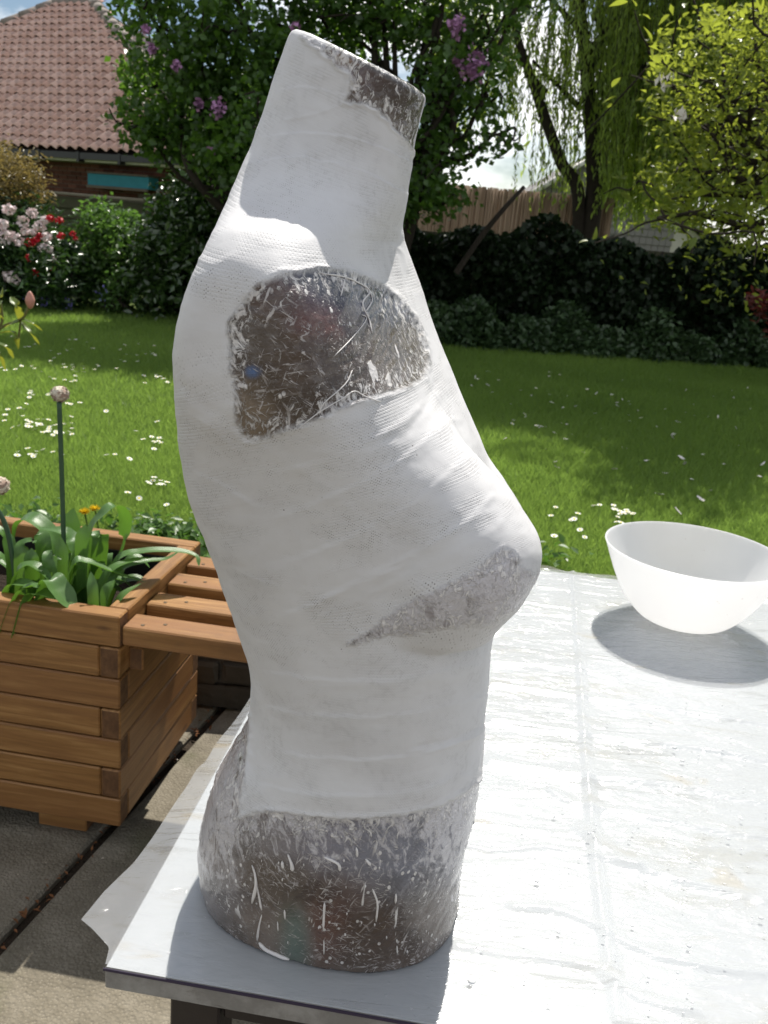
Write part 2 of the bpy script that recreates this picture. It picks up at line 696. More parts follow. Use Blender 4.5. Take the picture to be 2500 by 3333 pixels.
def cap_run(P0, P1):
    L = np.linalg.norm(P1 - P0)
    n = max(1, int(L / .42))
    d = (P1 - P0) / n
    for k in range(n):
        a, b = P0 + d * k, P0 + d * (k + 1.04)
        V, Fq = tube_arrays([a, b], [.155, .135], 12)
        link('ridge_tile', np_mesh('ridge_tile', V - hb, Fq, MAT['ridge'], True), roof)


cap_run(RP(uA, vR), RP(uB, vR))
cap_run(RP(uL, 0), RP(uA, vR))
cap_run(RP(uRt, 0), RP(uB, vR))
# fascia, gutter, walls
MAT['gutter'] = simple('black_gutter', (.012, .012, .014), .4)
MAT['fascia'] = simple('white_fascia', (.55, .54, .50), .6, .4, .1, 5)


def eave_box(name, u0, u1, h0, h1, z0, z1, mat, parent, bev=.004):
    """box along the eave; h = horizontal set-back, z relative to the eave"""
    V = []
    for z in (z0, z1):
        for u, h in ((u0, h0), (u1, h0), (u1, h1), (u0, h1)):
            V.append(E0 + U * u + NH * h + np.array([0, 0, z]) - hb)
    return link(name, py_mesh(name, V, [(3, 2, 1, 0), (4, 5, 6, 7), (0, 1, 5, 4), (1, 2, 6, 5), (2, 3, 7, 6), (3, 0, 4, 7)], mat), parent)


eave_box('gutter', uL, uRt, -.10, .02, -.14, -.035, MAT['gutter'], roof)
for k in range(12):
    uu = uL + .4 + k * .95
    if uu < uRt:
        eave_box('gutter_bracket', uu, uu + .06, -.11, .03, -.19, -.02, MAT['gutter'], roof)
eave_box('fascia', uL, uRt, .02, .06, -.175, -.03, MAT['fascia'], roof)
eave_box('soffit', uL, uRt, .06, .40, -.175, -.15, MAT['fascia'], roof)
MAT['mortar'] = simple('mortar', (.11, .095, .08), .95, .2, .3, 20)
zg = LAWN_Z - ez
wall = eave_box('wall', uL + .4, uRt - .4, .40, 5.4, zg, -.16, MAT['mortar'], house)
t = NT('red_brick')
c = t.mix(t.rnd(), (.075, .027, .018), (.15, .06, .04))
MAT['brick'] = t.done(t.bsdf(t.mix(t.noise(25, detail=4), t.mix(.5, c, (.04, .02, .015)), c), .9, t.bump(t.noise(60), .5, .005), .2))
brick_me = bm_mesh('brick', box_bm(0, .215, -.012, .01, 0, .065, .004), MAT['brick'])
qb = Matrix((tuple(U), tuple(NH), (0, 0, 1))).transposed().to_euler()
nb = 0
for row in range(40):
    z = -.18 - .075 * (row + 1)
    if z < zg:
        break
    u0 = -.4 + (row % 2) * .1125
    while u0 < 3.9:
        P = E0 + U * u0 + NH * .40 + np.array([0, 0, z])
        px, py = proj(P + U * .1)
        if -15 < px < 420 and py < 428 and u0 < uRt - .65 and nb < 298:
            link('brick', brick_me, wall, tuple(P - hb), qb)
            nb += 1
        u0 += .225
# teal blind box on the wall
tb0, tb1 = (at(168, 352, 17.0) - E0) @ U, (at(322, 352, 16.6) - E0) @ U
aw = empty('awning', tuple(RP((tb0 + tb1) / 2, 0)[:2] + NH[:2] * .38) + (ez - .62,), 0)
tag(aw, 'faded teal awning rolled up below the eave of the brick house', 'awning')
aw_b = np.array(aw.location)
MAT['teal'] = simple('teal_canvas', (.025, .17, .21), .7, .3, .25, 6)
MAT['oldwood'] = simple('old_wood', (.10, .085, .065), .85, .2, .3, 10, .5, 30, .005)
for nm, h0, h1, z0, z1, mt in (('canvas', .12, .37, -.56, -.36, MAT['teal']), ('top_board', .10, .39, -.355, -.325, MAT['oldwood']), ('front_bar', .08, .118, -.60, -.555, MAT['oldwood'])):
    o = eave_box(nm, tb0, tb1, h0, h1, z0, z1, mt, aw)
    for v in o.data.vertices:
        v.co += Vector(hb - aw_b)

# left timber fence
MAT['fencewood'] = simple('fence_wood', (.075, .075, .045), .9, .2, .3, 5, .5, 25, .006)
lf = empty('timber_fence', (-4.6, 11.6, LAWN_Z), math.radians(-6))
tag(lf, 'weathered timber panel fence with slats in front of the brick house', 'fence')
ftop = at(130, 414, 11.4)[2] - LAWN_Z
for k in range(-2, 3):
    box('post', (k * 1.5 - .06, k * 1.5 + .06, -.06, .06, 0, ftop + .02), MAT['fencewood'], lf)
slat_me = bm_mesh('slat', box_bm(.062, 1.438, -.012, .012, 0, .13, .004), MAT['fencewood'])
cap_me = bm_mesh('fence_cap', box_bm(.062, 1.438, -.035, .035, 0, .03, .004), simple('fence_cap', (.2, .18, .14), .9, .2))
for k in range(-2, 2):
    z = .03
    while z + .13 < ftop - .03:
        link('slat', slat_me, lf, (k * 1.5, random.uniform(-.006, .006), z), (math.radians(-6), 0, 0))
        z += .118
    link('fence_cap', cap_me, lf, (k * 1.5, 0, ftop - .032))

# ------------------------------------------------------------------ right-hand fence under ivy, bamboo screen, grey roof
rf_top = at(1265, 508, 10.4)[2] - LAWN_Z
rfe = empty('close_board_fence', (3.0, 10.4, LAWN_Z), math.radians(-4))
tag(rfe, 'dark board fence hidden beneath ivy at the back of the garden', 'fence')
bd = bm_mesh('board', box_bm(0, .148, -.012, .012, 0, rf_top - .1, .003), MAT['fencewood'])
for k in range(76):
    link('board', bd, rfe, (-3.9 + k * .15, random.uniform(-.004, .004), 0))
iv = empty('ivy_hedge', (3.0, 10.2, LAWN_Z))
tag(iv, 'dark ivy smothering the back fence right of the torso', 'ivy')
n = 34000
X = rng.uniform(-3.9, 6.5, n)
Zt = rf_top + .1 * np.sin(X * 3.1) + .07 * np.sin(X * 7.7 + 1)
Zz = rng.random(n) ** .75 * Zt
Yy = -.22 + .2 * np.sin(X * 2.2 + Zz * 3) * .5 + rng.normal(0, .09, n) + .08 * np.sin(X * 6 + Zz * 5) - X * .07
C = np.stack([X, Yy, Zz], -1)
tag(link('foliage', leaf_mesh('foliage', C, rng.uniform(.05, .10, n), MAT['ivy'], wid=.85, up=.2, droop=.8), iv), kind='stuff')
link('stems', tubes_mesh('stems', [(crv([(x, .10 - x * .07, 0), (x + random.uniform(-.2, .2), -.0 - x * .07, .7), (x + random.uniform(-.4, .4), -.02 - x * .07, rf_top - .1)], 6), [.02, .012]) for x in np.linspace(-3.6, 6, 22)], MAT['bark'], 5), iv)
# ground cover in front of it
gc0, gc1 = atz(940, 752, LAWN_Z), atz(1720, 806, LAWN_Z)
n = 26000
u = rng.random(n)
w = rng.random(n)
base = gc0[None] * (1 - u[:, None]) + gc1[None] * u[:, None]
hump = .30 + .12 * np.sin(u * 23) + .10 * np.sin(u * 51 + 2)
z = np.minimum(1, (w / .18)) ** .5 * hump * (0.35 + .65 * rng.random(n))
C = np.stack([base[:, 0] + rng.normal(0, .05, n), base[:, 1] + w * 1.15 + .08 * np.sin(u * 40), LAWN_Z + z], -1)
gcv = link('ground_cover', leaf_mesh('ground_cover', C, rng.uniform(.045, .09, n), MAT['cover'], wid=.7, up=.6))
tag(gcv, 'low leafy ground cover along the shaded edge of the lawn', 'ground cover', kind='stuff')

bs = empty('bamboo_screen', (*at(1070, 405, 13.5)[:2], LAWN_Z), math.radians(-3))
tag(bs, 'tan bamboo cane screen above the ivy fence', 'screen')
t = NT('bamboo_cane')
c = t.mix(t.rnd(), (.26, .175, .115), (.42, .30, .215))
MAT['cane'] = t.done(t.bsdf(c, .6, None, .3))
bz = at(1070, 405, 13.5)[2] - LAWN_Z
cv, cf = tube_arrays([(0, 0, 0), (0, 0, bz)], .0195, 6)
cane_me = np_mesh('cane', cv, cf, MAT['cane'], True)
for k in range(92):
    x = -1.62 + k * .0355
    o = link('cane', cane_me, bs, (x + random.uniform(-.006, .006), random.uniform(-.008, .008), random.uniform(-.012, .0)), (random.uniform(-.004, .004), random.uniform(-.006, .006), 0))
for z in (bz - .12, bz - .75):
    box('rail', (-1.66, 1.68, .03, .06, z, z + .05), MAT['oldwood'], bs)
box('backing', (-1.64, 1.66, .021, .027, .02, bz - .03), MAT['cane'], bs, 0)

gh = empty('bungalow', (*at(1330, 460, 26)[:2], LAWN_Z), 0)
tag(gh, 'distant bungalow with a grey tiled gable roof behind the willow', 'house')
gb = np.array(gh.location)
apx = at(1318, 318, 26) - gb
half = 3.6
hgt = apx[2]
eav = hgt - 2.5
MAT['greytile'] = simple('grey_tile', (.20, .19, .185), .85, .3, .25, 3)
MAT['render'] = simple('pale_render', (.5, .48, .44), .9, .2, .1, 3)
a0 = apx[0]
roof2 = link('roof', py_mesh('roof', [(a0 - half, -.2, eav), (a0, -.2, hgt), (a0 + half, -.2, eav), (a0 - half, 8, eav), (a0, 8, hgt), (a0 + half, 8, eav)], [(0, 1, 4, 3), (1, 2, 5, 4)], MAT['greytile']), gh)
link('gable_wall', py_mesh('gable_wall', [(a0 - half + .3, .1, 0), (a0 + half - .3, .1, 0), (a0 + half - .3, .1, eav + .1), (a0, .1, hgt - .1), (a0 - half + .3, .1, eav + .1), (a0 - half + .3, 7.8, 0), (a0 + half - .3, 7.8, 0), (a0 + half - .3, 7.8, eav + .1), (a0, 7.8, hgt - .1), (a0 - half + .3, 7.8, eav + .1)],
                                   [(0, 1, 2, 3, 4), (9, 8, 7, 6, 5), (0, 4, 9, 5), (1, 6, 7, 2)], MAT['render']), gh)
gt_me = bm_mesh('tile', box_bm(-.085, .085, -.016, .016, 0, .23, .006), MAT['greytile'])
for r in range(12):                                # tile-hung gable
    z = hgt - .36 - r * .20
    hw = (hgt - z - .23) / 2.5 * half
    x = -hw + .05 + (r % 2) * .09
    while x < hw:
        if abs(x) < 2.0:
            link('tile', gt_me, gh, (a0 + x, .06, z), (math.radians(-9), random.uniform(-.03, .03), 0))
        x += .178
for s in (-1, 1):
    V, Fq = tube_arrays([(a0, -.22, hgt + .02), (a0 + s * half, -.22, eav + .02)], .07, 6)
    link('verge_board', np_mesh('verge_board', V, Fq, MAT['fascia']), gh)


# ------------------------------------------------------------------ trees and shrubs
def limb(p0, p1, r0, r1, bend=.12, n=6):
    p0, p1 = np.asarray(p0, float), np.asarray(p1, float)
    L = np.linalg.norm(p1 - p0)
    mids = [p0 + (p1 - p0) * k + rng.normal(size=3) * L * bend * .5 for k in (.35, .7)]
    c = crv([p0] + mids + [p1], n)
    return c, np.linspace(r0, r1, len(c))


# lilac: large, dark, dense to the left, airy to the right of the neck
LY = 8.9
lil = empty('lilac_tree', (*at(640, 560, LY)[:2], LAWN_Z))
tag(lil, 'large dark lilac tree with mauve flowers behind the torso neck', 'tree')
lb = np.array(lil.location)
pm = LY / 1971.0
lil_blobs = [  # x, y, rx, ry (px), leaves
    (340, 60, 85, 75, 1500), (330, 190, 80, 80, 2000), (300, 270, 45, 50, 700), (420, 110, 85, 100, 2100), (430, 250, 100, 90, 3300), (360, 300, 70, 50, 1800),
    (520, 60, 95, 90, 2400), (520, 200, 95, 95, 2600), (500, 330, 90, 70, 3000), (600, 120, 85, 100, 2000), (600, 290, 90, 100, 2600), (690, 30, 90, 60, 1500),
    (560, 400, 70, 60, 1800), (640, 420, 90, 80, 2400), (780, 60, 100, 70, 1500), (850, 30, 90, 70, 1500), (740, 230, 90, 120, 2000), (800, 380, 90, 90, 2400),
    (930, 60, 100, 80, 1900), (990, 150, 80, 80, 1400), (930, 220, 70, 80, 1100), (960, 320, 75, 65, 1000), (900, 330, 55, 90, 1200), (1040, 90, 70, 80, 900), (1050, 200, 60, 60, 420),
    (900, 430, 60, 60, 1300), (960, 420, 60, 50, 800), (1080, 290, 50, 50, 200), (700, -70, 200, 80, 3200), (450, -60, 160, 70, 2300), (960, -50, 160, 80, 2600), (1110, 20, 70, 80, 600),
    (300, -20, 70, 50, 500), (520, -150, 220, 70, 6500), (760, -190, 200, 70, 5000), (420, -230, 160, 60, 4500), (560, -300, 220, 60, 5000)]  # highest blobs: unseen foliage added above the frame to shade the lawn
Cs, twigs = [], []
base = np.array([0, 0, 0.0])
heads = []
for (x, y, rx, ry, nl) in lil_blobs:
    c = at(x, y, LY + rng.normal() * .25) - lb
    r = np.array([rx * pm, .75, ry * pm])
    Cs.append(blob_points(int(nl * .46), c, r * .92, .3, 13))
    heads.append((c, r))
C = np.vstack(Cs)
tag(link('crown', leaf_mesh('crown', C, rng.uniform(.045, .085, len(C)), MAT['lilac'], wid=.8, up=.3, droop=.4), lil), kind='stuff')
tr = []
trunks = [at(560, 520, LY) - lb, at(700, 480, LY) - lb, at(830, 500, LY) - lb, at(900, 400, LY) - lb]
roots = [np.array([-.5, 0, 0.]), np.array([.1, .1, 0.]), np.array([.7, 0, 0.]), np.array([.9, .2, 0])]
for a_, b_ in zip(roots, trunks):
    tr.append(limb(a_, b_, .10, .07))
for c, r in heads:
    k = min(range(4), key=lambda i: np.linalg.norm(trunks[i] - c))
    tr.append(limb(trunks[k], c + [0, 0, r[2] * .3], .05, .012))
    for q in range(4):
        e = c + unit(rng.normal(size=3)) * r * .95
        tr.append(limb(c, e, .016, .005, .2, 4))
for a_, b_ in (((1010, 180), (1095, 60)), ((1000, 150), (985, 20)), ((1095, 60), (1120, -20)), ((880, 330), (1000, 170)), ((990, 130), (1045, 30)), ((870, 260), (930, 90)), ((930, 90), (960, -20))):
    tr.append(limb(at(*a_, LY - .2) - lb, at(*b_, LY - .2) - lb, .028, .015, .1))
link('trunk', tubes_mesh('trunk', tr, MAT['bark'], 6), lil)
fl = [(984, 58, 20), (1030, 135, 24), (1008, 150, 14), (985, 132, 9), (330, 105, 9), (1022, 160, 10), (640, 60, 12), (470, 235, 18), (430, 225, 10), (315, 62, 8), (455, 330, 10), (380, 140, 9)]
for (x, y, r) in fl:
    r *= .8
    c = at(x, y, LY - .75) - lb
    nn = int(7 * r)
    P = c + rng.normal(size=(nn, 3)) * r * pm * np.array([.42, .42, .55])
    tag(link('flower', leaf_mesh('flower', P, rng.uniform(.03, .05, nn), MAT['pinkflower'], wid=.9), lil), kind='stuff')

# willow
WY = 13.0
wil = empty('willow_tree', (*at(1282, 470, WY)[:2], LAWN_Z))
tag(wil, 'weeping willow with a forked dark trunk and hanging yellow-green strands', 'tree')
wb = np.array(wil.location)
wp = lambda x, y, Y=WY: at(x, y, Y) - wb
tr = []
tk = crv([(0, 0, 0), wp(1282, 440), wp(1282, 330), wp(1272, 200), wp(1262, 100), wp(1250, 0), wp(1240, -120)], 8)
tr.append((tk, np.linspace(.13, .065, len(tk))))
tk = crv([(-.1, 0, 0), wp(1250, 432), wp(1212, 350), wp(1172, 240), wp(1150, 175), wp(1120, 90), wp(1100, 0)], 8)
tr.append((tk, np.linspace(.095, .045, len(tk))))
for pts, r0, r1 in ([[(1278, 265), (1330, 220), (1400, 190), (1500, 140)], .07, .03], [[(1268, 170), (1300, 90), (1290, 20), (1310, -60)], .05, .02],
                    [[(1255, 235), (1210, 190), (1150, 130)], .045, .02], [[(1265, 120), (1330, 40), (1380, -20)], .05, .02], [[(1280, 250), (1340, 190), (1400, 130), (1440, 20)], .055, .025],
                    [[(1180, 200), (1130, 140), (1080, 100)], .035, .015], [[(1250, 60), (1200, 10), (1150, -40)], .04, .02],
                    [[(1420, 170), (1455, 90), (1480, 20), (1500, -60)], .10, .08], [[(1455, 90), (1520, 60), (1570, 100)], .06, .03], [[(1480, 30), (1440, -20)], .05, .03], [[(1300, 415), (1296, 405), (1302, 395)], .06, .045]):
    c = crv([wp(*p) for p in pts], 7)
    tr.append((c, np.linspace(r0, r1, len(c))))
link('trunk', tubes_mesh('trunk', tr, MAT['bark'], 8), wil)
LV, LD = [], []
strands = []
for k in range(1560):
    x = rng.uniform(930, 1740)
    g = 0.5 + .5 * math.sin(x * .031) * math.sin(x * .011 + 1.3)
    if k < 1050 and x < 1350 and rng.random() > .3 + .6 * g:
        continue
    ytop = rng.uniform(-160, 210)
    if x > 1310:
        yend = rng.uniform(230, 470)
    elif x > 1150:
        yend = rng.uniform(120, 470) if rng.random() < .6 else rng.uniform(60, 250)
    else:
        yend = rng.uniform(40, 330)
    Yd = WY + rng.uniform(-1.6, 1.6)
    p0, p1 = at(x, ytop, Yd), at(x - (yend - ytop) * .075 + rng.normal() * 5, yend, Yd)
    if k >= 1050:                                # the far side of the curtain, right of the trunk
        x = rng.uniform(1300, 1760)
        Yd = WY + rng.uniform(.3, 2.8)
        p0, p1 = at(x, rng.uniform(-120, 120), Yd), at(x - 20 + rng.normal() * 6, rng.uniform(380, 500), Yd)
    if p1[2] > p0[2] - .3:
        continue
    L = np.linalg.norm(p1 - p0)
    m = int(L / .03)
    s = np.linspace(0, 1, m)[:, None]
    P = p0 * (1 - s) + p1 * s + np.stack([.05 * np.sin(s[:, 0] * 7 + k), .05 * np.cos(s[:, 0] * 6 + k), 0 * s[:, 0]], -1)
    LV.append(P + rng.normal(size=(m, 3)) * .02)
    LD.append(np.stack([rng.normal(0, .45, m), rng.normal(0, .45, m), np.full(m, -1.0)], -1))
    strands.append((P[::max(1, m // 6)] - wb, .004))
LV, LD = np.vstack(LV) - wb, np.vstack(LD)
tag(link('crown', leaf_mesh('crown', LV, rng.uniform(.07, .13, len(LV)), MAT['willow'], wid=.24, up=.0, dirs=LD, fold=.03), wil), kind='stuff')
UP = []
for q in range(210):                              # unseen willow sprays added above the frame to shade the right lawn
    ux, uy, uz = rng.uniform(-1.4, 5.2), rng.uniform(-5.0, 2.2), rng.uniform(4.7, 9.4)
    if uz < (13 + uy - 5.1) * 1.5:
        UP.append(blob_points(560, (ux, uy, uz), (.95, .95, .6), .2, 8))
UP = np.vstack(UP)
tag(link('shade_crown', leaf_mesh('shade_crown', UP, rng.uniform(.12, .2, len(UP)), MAT['willow'], wid=.34, up=.2, droop=.6), wil), kind='stuff')
tag(link('strand', tubes_mesh('strand', strands, MAT['bark'], 3), wil), kind='stuff')

# magnolia: big yellow-green leaves, right
MY = 5.6
mag = empty('magnolia_tree', (*at(1800, 800, MY)[:2], LAWN_Z))
tag(mag, 'magnolia with large yellow-green backlit leaves at the right edge', 'tree')
mb = np.array(mag.location)
mp = lambda x, y, Y=MY: at(x, y, Y) - mb
tr = []
tk = crv([mp(1800, 900), mp(1790, 700), mp(1740, 520), mp(1690, 400), mp(1620, 280)], 7)
tk[0, 2] = 0
tr.append((tk, np.linspace(.05, .03, len(tk))))
twig_ends = []
for (x0, y0), (x1, y1) in (((1640, 430), (1440, 250)), ((1630, 350), (1400, 110)), ((1620, 280), (1500, 60)), ((1640, 420), (1380, 390)), ((1650, 500), (1420, 470)), ((1620, 290), (1640, 20)), ((1620, 280), (1720, 80)), ((1650, 480), (1560, 500)), ((1640, 420), (1480, 340)), ((1630, 350), (1540, 170)), ((1640, 400), (1580, 300))):
    c, r = limb(mp(x0, y0), mp(x1, y1, MY + rng.normal() * .3), .022, .007, .12, 6)
    tr.append((c, r))
    for q in range(7):
        s = c[rng.integers(4, len(c))]
        e = s + np.array([rng.normal() * .22, rng.normal() * .25, rng.normal() * .2 + .04])
        tr.append(limb(s, e, .008, .004, .15, 3))
        twig_ends.append(e)
        twig_ends.append((s + e) / 2)
link('trunk', tubes_mesh('trunk', tr, MAT['bark'], 6), mag)


def big_leaf(L=.1, W=.045, n=5):
    V, Fc = [], []
    for i in range(n + 1):
        s = i / n
        w = W * math.sin(math.pi * min(.985, s ** .8 * .97 + .02)) * .5
        z = -.14 * L * s * s
        V += [(-w, L * s, z + w * .45), (0, L * s, z), (w, L * s, z + w * .45)]
    for i in range(n):
        a = 3 * i
        Fc += [(a, a + 1, a + 4, a + 3), (a + 1, a + 2, a + 5, a + 4)]
    return V, Fc


lms = []
for k, (L, W) in enumerate(((.10, .046), (.12, .05), (.085, .044))):
    V, Fc = big_leaf(L, W)
    me = py_mesh('leaf', V, Fc, MAT['magnolia'], True)
    a = me.attributes.new('var', 'FLOAT', 'POINT')
    a.data.foreach_set('value', [.25 + .3 * k] * len(V))
    lms.append(me)
te = np.array(twig_ends)
cnt = 0
extra = []
order = rng.permutation(len(te))
mag_reg = [(1430, 120, 80, 70), (1500, 250, 110, 120), (1450, 390, 90, 60), (1600, 130, 80, 110), (1580, 330, 100, 120), (1600, 460, 90, 60), (1480, 470, 90, 40), (1700, 250, 80, 220), (1620, 520, 60, 40), (1550, 60, 60, 60), (1640, 60, 60, 80)]
for i in order:
    for q in range(3):
        if cnt < 285:
            o = link('leaf', lms[cnt % 3], mag, tuple(te[i] + rng.normal(size=3) * .03))
            o.rotation_euler = (rng.normal() * .6 + .15, rng.normal() * .6, rng.uniform(0, 6.28))
            o.scale = (.85,) * 3 if rng.random() < .35 else (.65,) * 3
            cnt += 1
for (x, y, rx, ry) in mag_reg:
    nn = int(rx * ry * .056)
    P = np.stack([rng.normal(x, rx * .52, nn), rng.normal(y, ry * .52, nn)], -1)
    ok = (P[:, 0] > 1360 + .25 * np.abs(P[:, 1] - 300) * (P[:, 1] < 300)) & (P[:, 1] < 545) & (P[:, 1] > 10)
    for px, py in P[ok]:
        extra.append(at(px, py, MY + rng.uniform(-.5, .9)) - mb)
extra = np.array(extra)
ex2 = mp(1800, 300) * [1, 0, 1] + np.stack([rng.normal(.1, .35, 2400), rng.normal(.2, .6, 2400), rng.uniform(-1.0, 1.8, 2400)], -1)
P = np.vstack([extra, ex2])
tag(link('crown', leaf_mesh('crown', P, rng.uniform(.035, .07, len(P)), MAT['magnolia'], wid=.42, up=.3), mag), kind='stuff')
for (x, y) in ((1434, 180), (1470, 250)):
    P = mp(x, y, MY - .4) + rng.normal(size=(9, 3)) * .018
    link('flower', leaf_mesh('flower', P, .06, MAT['petal'], wid=.5, dirs=rng.normal(size=(9, 3)) * .5 + [0, 0, 1.5]), mag)

# dead branch leaning on the ivy
dbp = crv([at(985, 590, 9.3), at(1040, 510, 9.3), at(1085, 455, 9.3), at(1132, 404, 9.4)], 6)
tag(link('dead_branch', tubes_mesh('dead_branch', [(dbp, np.linspace(.032, .02, len(dbp)))], MAT['bark'], 7)), 'bare dead branch leaning up against the ivy fence', 'branch')


def shrub(name, label, blobs, Y, mat, size, depth=.6, wid=.6, cat='shrub', up=.3, seed_stem=6, clump=6, hollow=.5):
    x0, y0 = blobs[0][0], blobs[0][1]
    b = at(x0, y0, Y)
    e = empty(name, (b[0], b[1] + .1, LAWN_Z))
    tag(e, label, cat)
    bb = np.array(e.location)
    px = Y / 1971.0
    Cs, st = [], []
    for (x, y, rx, ry, nl) in blobs:
        c = at(x, y, Y + rng.normal() * .1) - bb
        r = np.array([rx * px, depth, ry * px])
        Cs.append(blob_points(nl, c, r, hollow, clump))
        st.append(limb((rng.normal() * .1, rng.normal() * .1, 0), c, .03, .012))
        for q in range(seed_stem):
            st.append(limb(c - [0, 0, r[2] * .5], c + unit(rng.normal(size=3)) * r * .85, .012, .004, .2, 3))
    C = np.vstack(Cs)
    C = C[C[:, 2] > .01]
    tag(link('foliage', leaf_mesh('foliage', C, rng.uniform(size * .7, size * 1.3, len(C)), mat, wid=wid, up=up), e), kind='stuff')
    link('stems', tubes_mesh('stems', st, MAT['bark'], 5), e)
    return e, bb


shrub('laurel_bush', 'tall dark glossy laurel bush left of the torso', [(425, 540, 90, 125, 4600), (345, 605, 55, 80, 2200), (475, 450, 70, 75, 2400), (410, 450, 60, 48, 1500), (500, 580, 100, 120, 3200), (620, 560, 110, 150, 3200), (345, 520, 40, 45, 800)], 9.7, MAT['laurel'], .085, .7, .5)
shrub('green_shrub', 'bright green small-leaved shrub between rhododendron and laurel', [(245, 560, 55, 90, 2400), (215, 475, 28, 38, 600), (265, 500, 35, 45, 700), (225, 620, 50, 60, 1200), (300, 545, 28, 70, 700)], 9.9, MAT['shrub'], .06, .4, .6)
shrub('young_plant', 'pale upright young plant at the lawn edge below the green shrub', [(246, 640, 16, 55, 260), (228, 655, 12, 25, 90)], 9.25, MAT['weed'], .06, .12, .4, 'plant')
rh, rb = shrub('rhododendron', 'rhododendron covered in white and red flowers at the left edge', [(60, 560, 110, 90, 4200), (-40, 540, 100, 110, 2500), (130, 590, 60, 70, 1600), (30, 480, 70, 50, 1400)], 9.6, MAT['rhodo'], .09, .6, .35, up=.5)
for col, L in (('whiteflower', [(20, 452, 14), (5, 485, 13), (70, 460, 12), (50, 478, 13), (85, 490, 13), (100, 512, 12), (15, 512, 18), (38, 518, 14), (-12, 520, 16), (55, 500, 10), (92, 535, 12), (105, 540, 10), (20, 598, 15), (33, 605, 12), (72, 500, 9), (97, 475, 10), (112, 560, 8), (-25, 470, 15)]),
               ('redflower', [(107, 472, 9), (128, 476, 9), (65, 525, 11), (78, 518, 8), (87, 509, 8), (132, 510, 9), (157, 505, 7), (63, 557, 9), (76, 590, 9), (112, 580, 5), (163, 515, 5)])):
    for (x, y, r) in L:
        c = at(x, y, 9.05) - rb
        nn = 40
        d = unit(rng.normal(size=(nn, 3)))
        P = c + d * r * 9.05 / 1971 * np.array([1, .8, .85]) * .85
        link('flower', leaf_mesh('flower', P, r * 9.05 / 1971 * .75, MAT[col], wid=.95, dirs=np.cross(d, rng.normal(size=(nn, 3)))), rh)
shrub('japanese_maple', 'orange-tan feathery maple above the rhododendron at the left edge', [(25, 385, 55, 50, 2200), (-30, 370, 60, 60, 1500), (60, 425, 30, 25, 500), (10, 430, 60, 30, 1200)], 9.9, MAT['maple'], .055, .5, .3, 'tree')
shrub('red_maple', 'dark red leaf tips poking in at the right edge', [(1790, 690, 60, 50, 300), (1655, 660, 28, 20, 130), (1720, 680, 60, 50, 400)], 8.0, MAT['redleaf'], .09, .3, .4)
# bluebells
for k, (x, y) in enumerate(((90, 650), (146, 656), (213, 640), (128, 652), (60, 655))):
    p = at(x, y, 9.15)
    bbp = np.array([p[0], p[1], LAWN_Z])
    e = empty('bluebell', tuple(bbp))
    tag(e, 'bluebell at the foot of the shrubs, ' + ('second from the left', 'fourth from the left', 'rightmost, beside the young plant', 'third from the left', 'leftmost, under the white flowers')[k], 'flower', 'bluebells below the rhododendron')
    h = p[2] - LAWN_Z
    link('stem', tubes_mesh('stem', [(crv([(0, 0, 0), (.01, 0, h * .6), (.03, 0, h)], 4), .004)], MAT['weed'], 4), e)
    P = np.array([.03, 0, h]) + rng.normal(size=(14, 3)) * [.03, .03, .05]
    link('bloom', leaf_mesh('bloom', P, .03, MAT['bluebell'], wid=.6, dirs=rng.normal(size=(14, 3)) * .4 - [0, 0, 1]), e)

# ------------------------------------------------------------------ lawn: grass, daisies, petals


def frustum_ok(P, m=60):
    x, y = proj(P)
    return (x > -m - 120) & (x < 1659 + m + 120) & (y > 300) & (y < 2300)


n = 1500000
d = np.exp(rng.uniform(math.log(2.36), math.log(9.9), n))
P = np.stack([rng.uniform(-.56, .56, n) * d, d, np.full(n, LAWN_Z)], -1)
x_, y_ = proj(P)
keep = (x_ > -140) & (x_ < 1800) & ~((x_ > 560) & (x_ < 860)) & (rng.random(n) < .34)
P = P[keep]
n = len(P)
dist = P[:, 1]
H = rng.uniform(.018, .042, n) * (1 + .5 * (dist / 9))
Wd = np.maximum(.0028, .0011 * dist) * rng.uniform(.7, 1.3, n)
ang = rng.uniform(0, 6.28, n)
lean = np.stack([rng.normal(0, .5, n), rng.normal(0, .5, n)], -1) * H[:, None]
S = np.stack([np.cos(ang), np.sin(ang)], -1) * Wd[:, None] * .5
V = np.empty((n, 3, 3))
V[:, 0] = P
V[:, 1] = P
V[:, 2] = P
V[:, 0, :2] -= S
V[:, 1, :2] += S
V[:, 2, :2] += lean
V[:, 2, 2] += H
patchy = .5 + .5 * np.sin(P[:, 0] * 2.1 + np.sin(P[:, 1] * 1.7) * 1.5) * np.sin(P[:, 1] * 2.6 + 1)
var = np.clip(rng.random(n) * .7 + .6 * patchy - .15, 0, 1)
gr = link('grass', np_mesh('grass', V.reshape(-1, 3), np.arange(3 * n).reshape(-1, 3), MAT['grass'], attrs={'var': ('FLOAT', np.repeat(var, 3))}))
tag(gr, 'short green grass of the lawn', 'grass', kind='stuff')

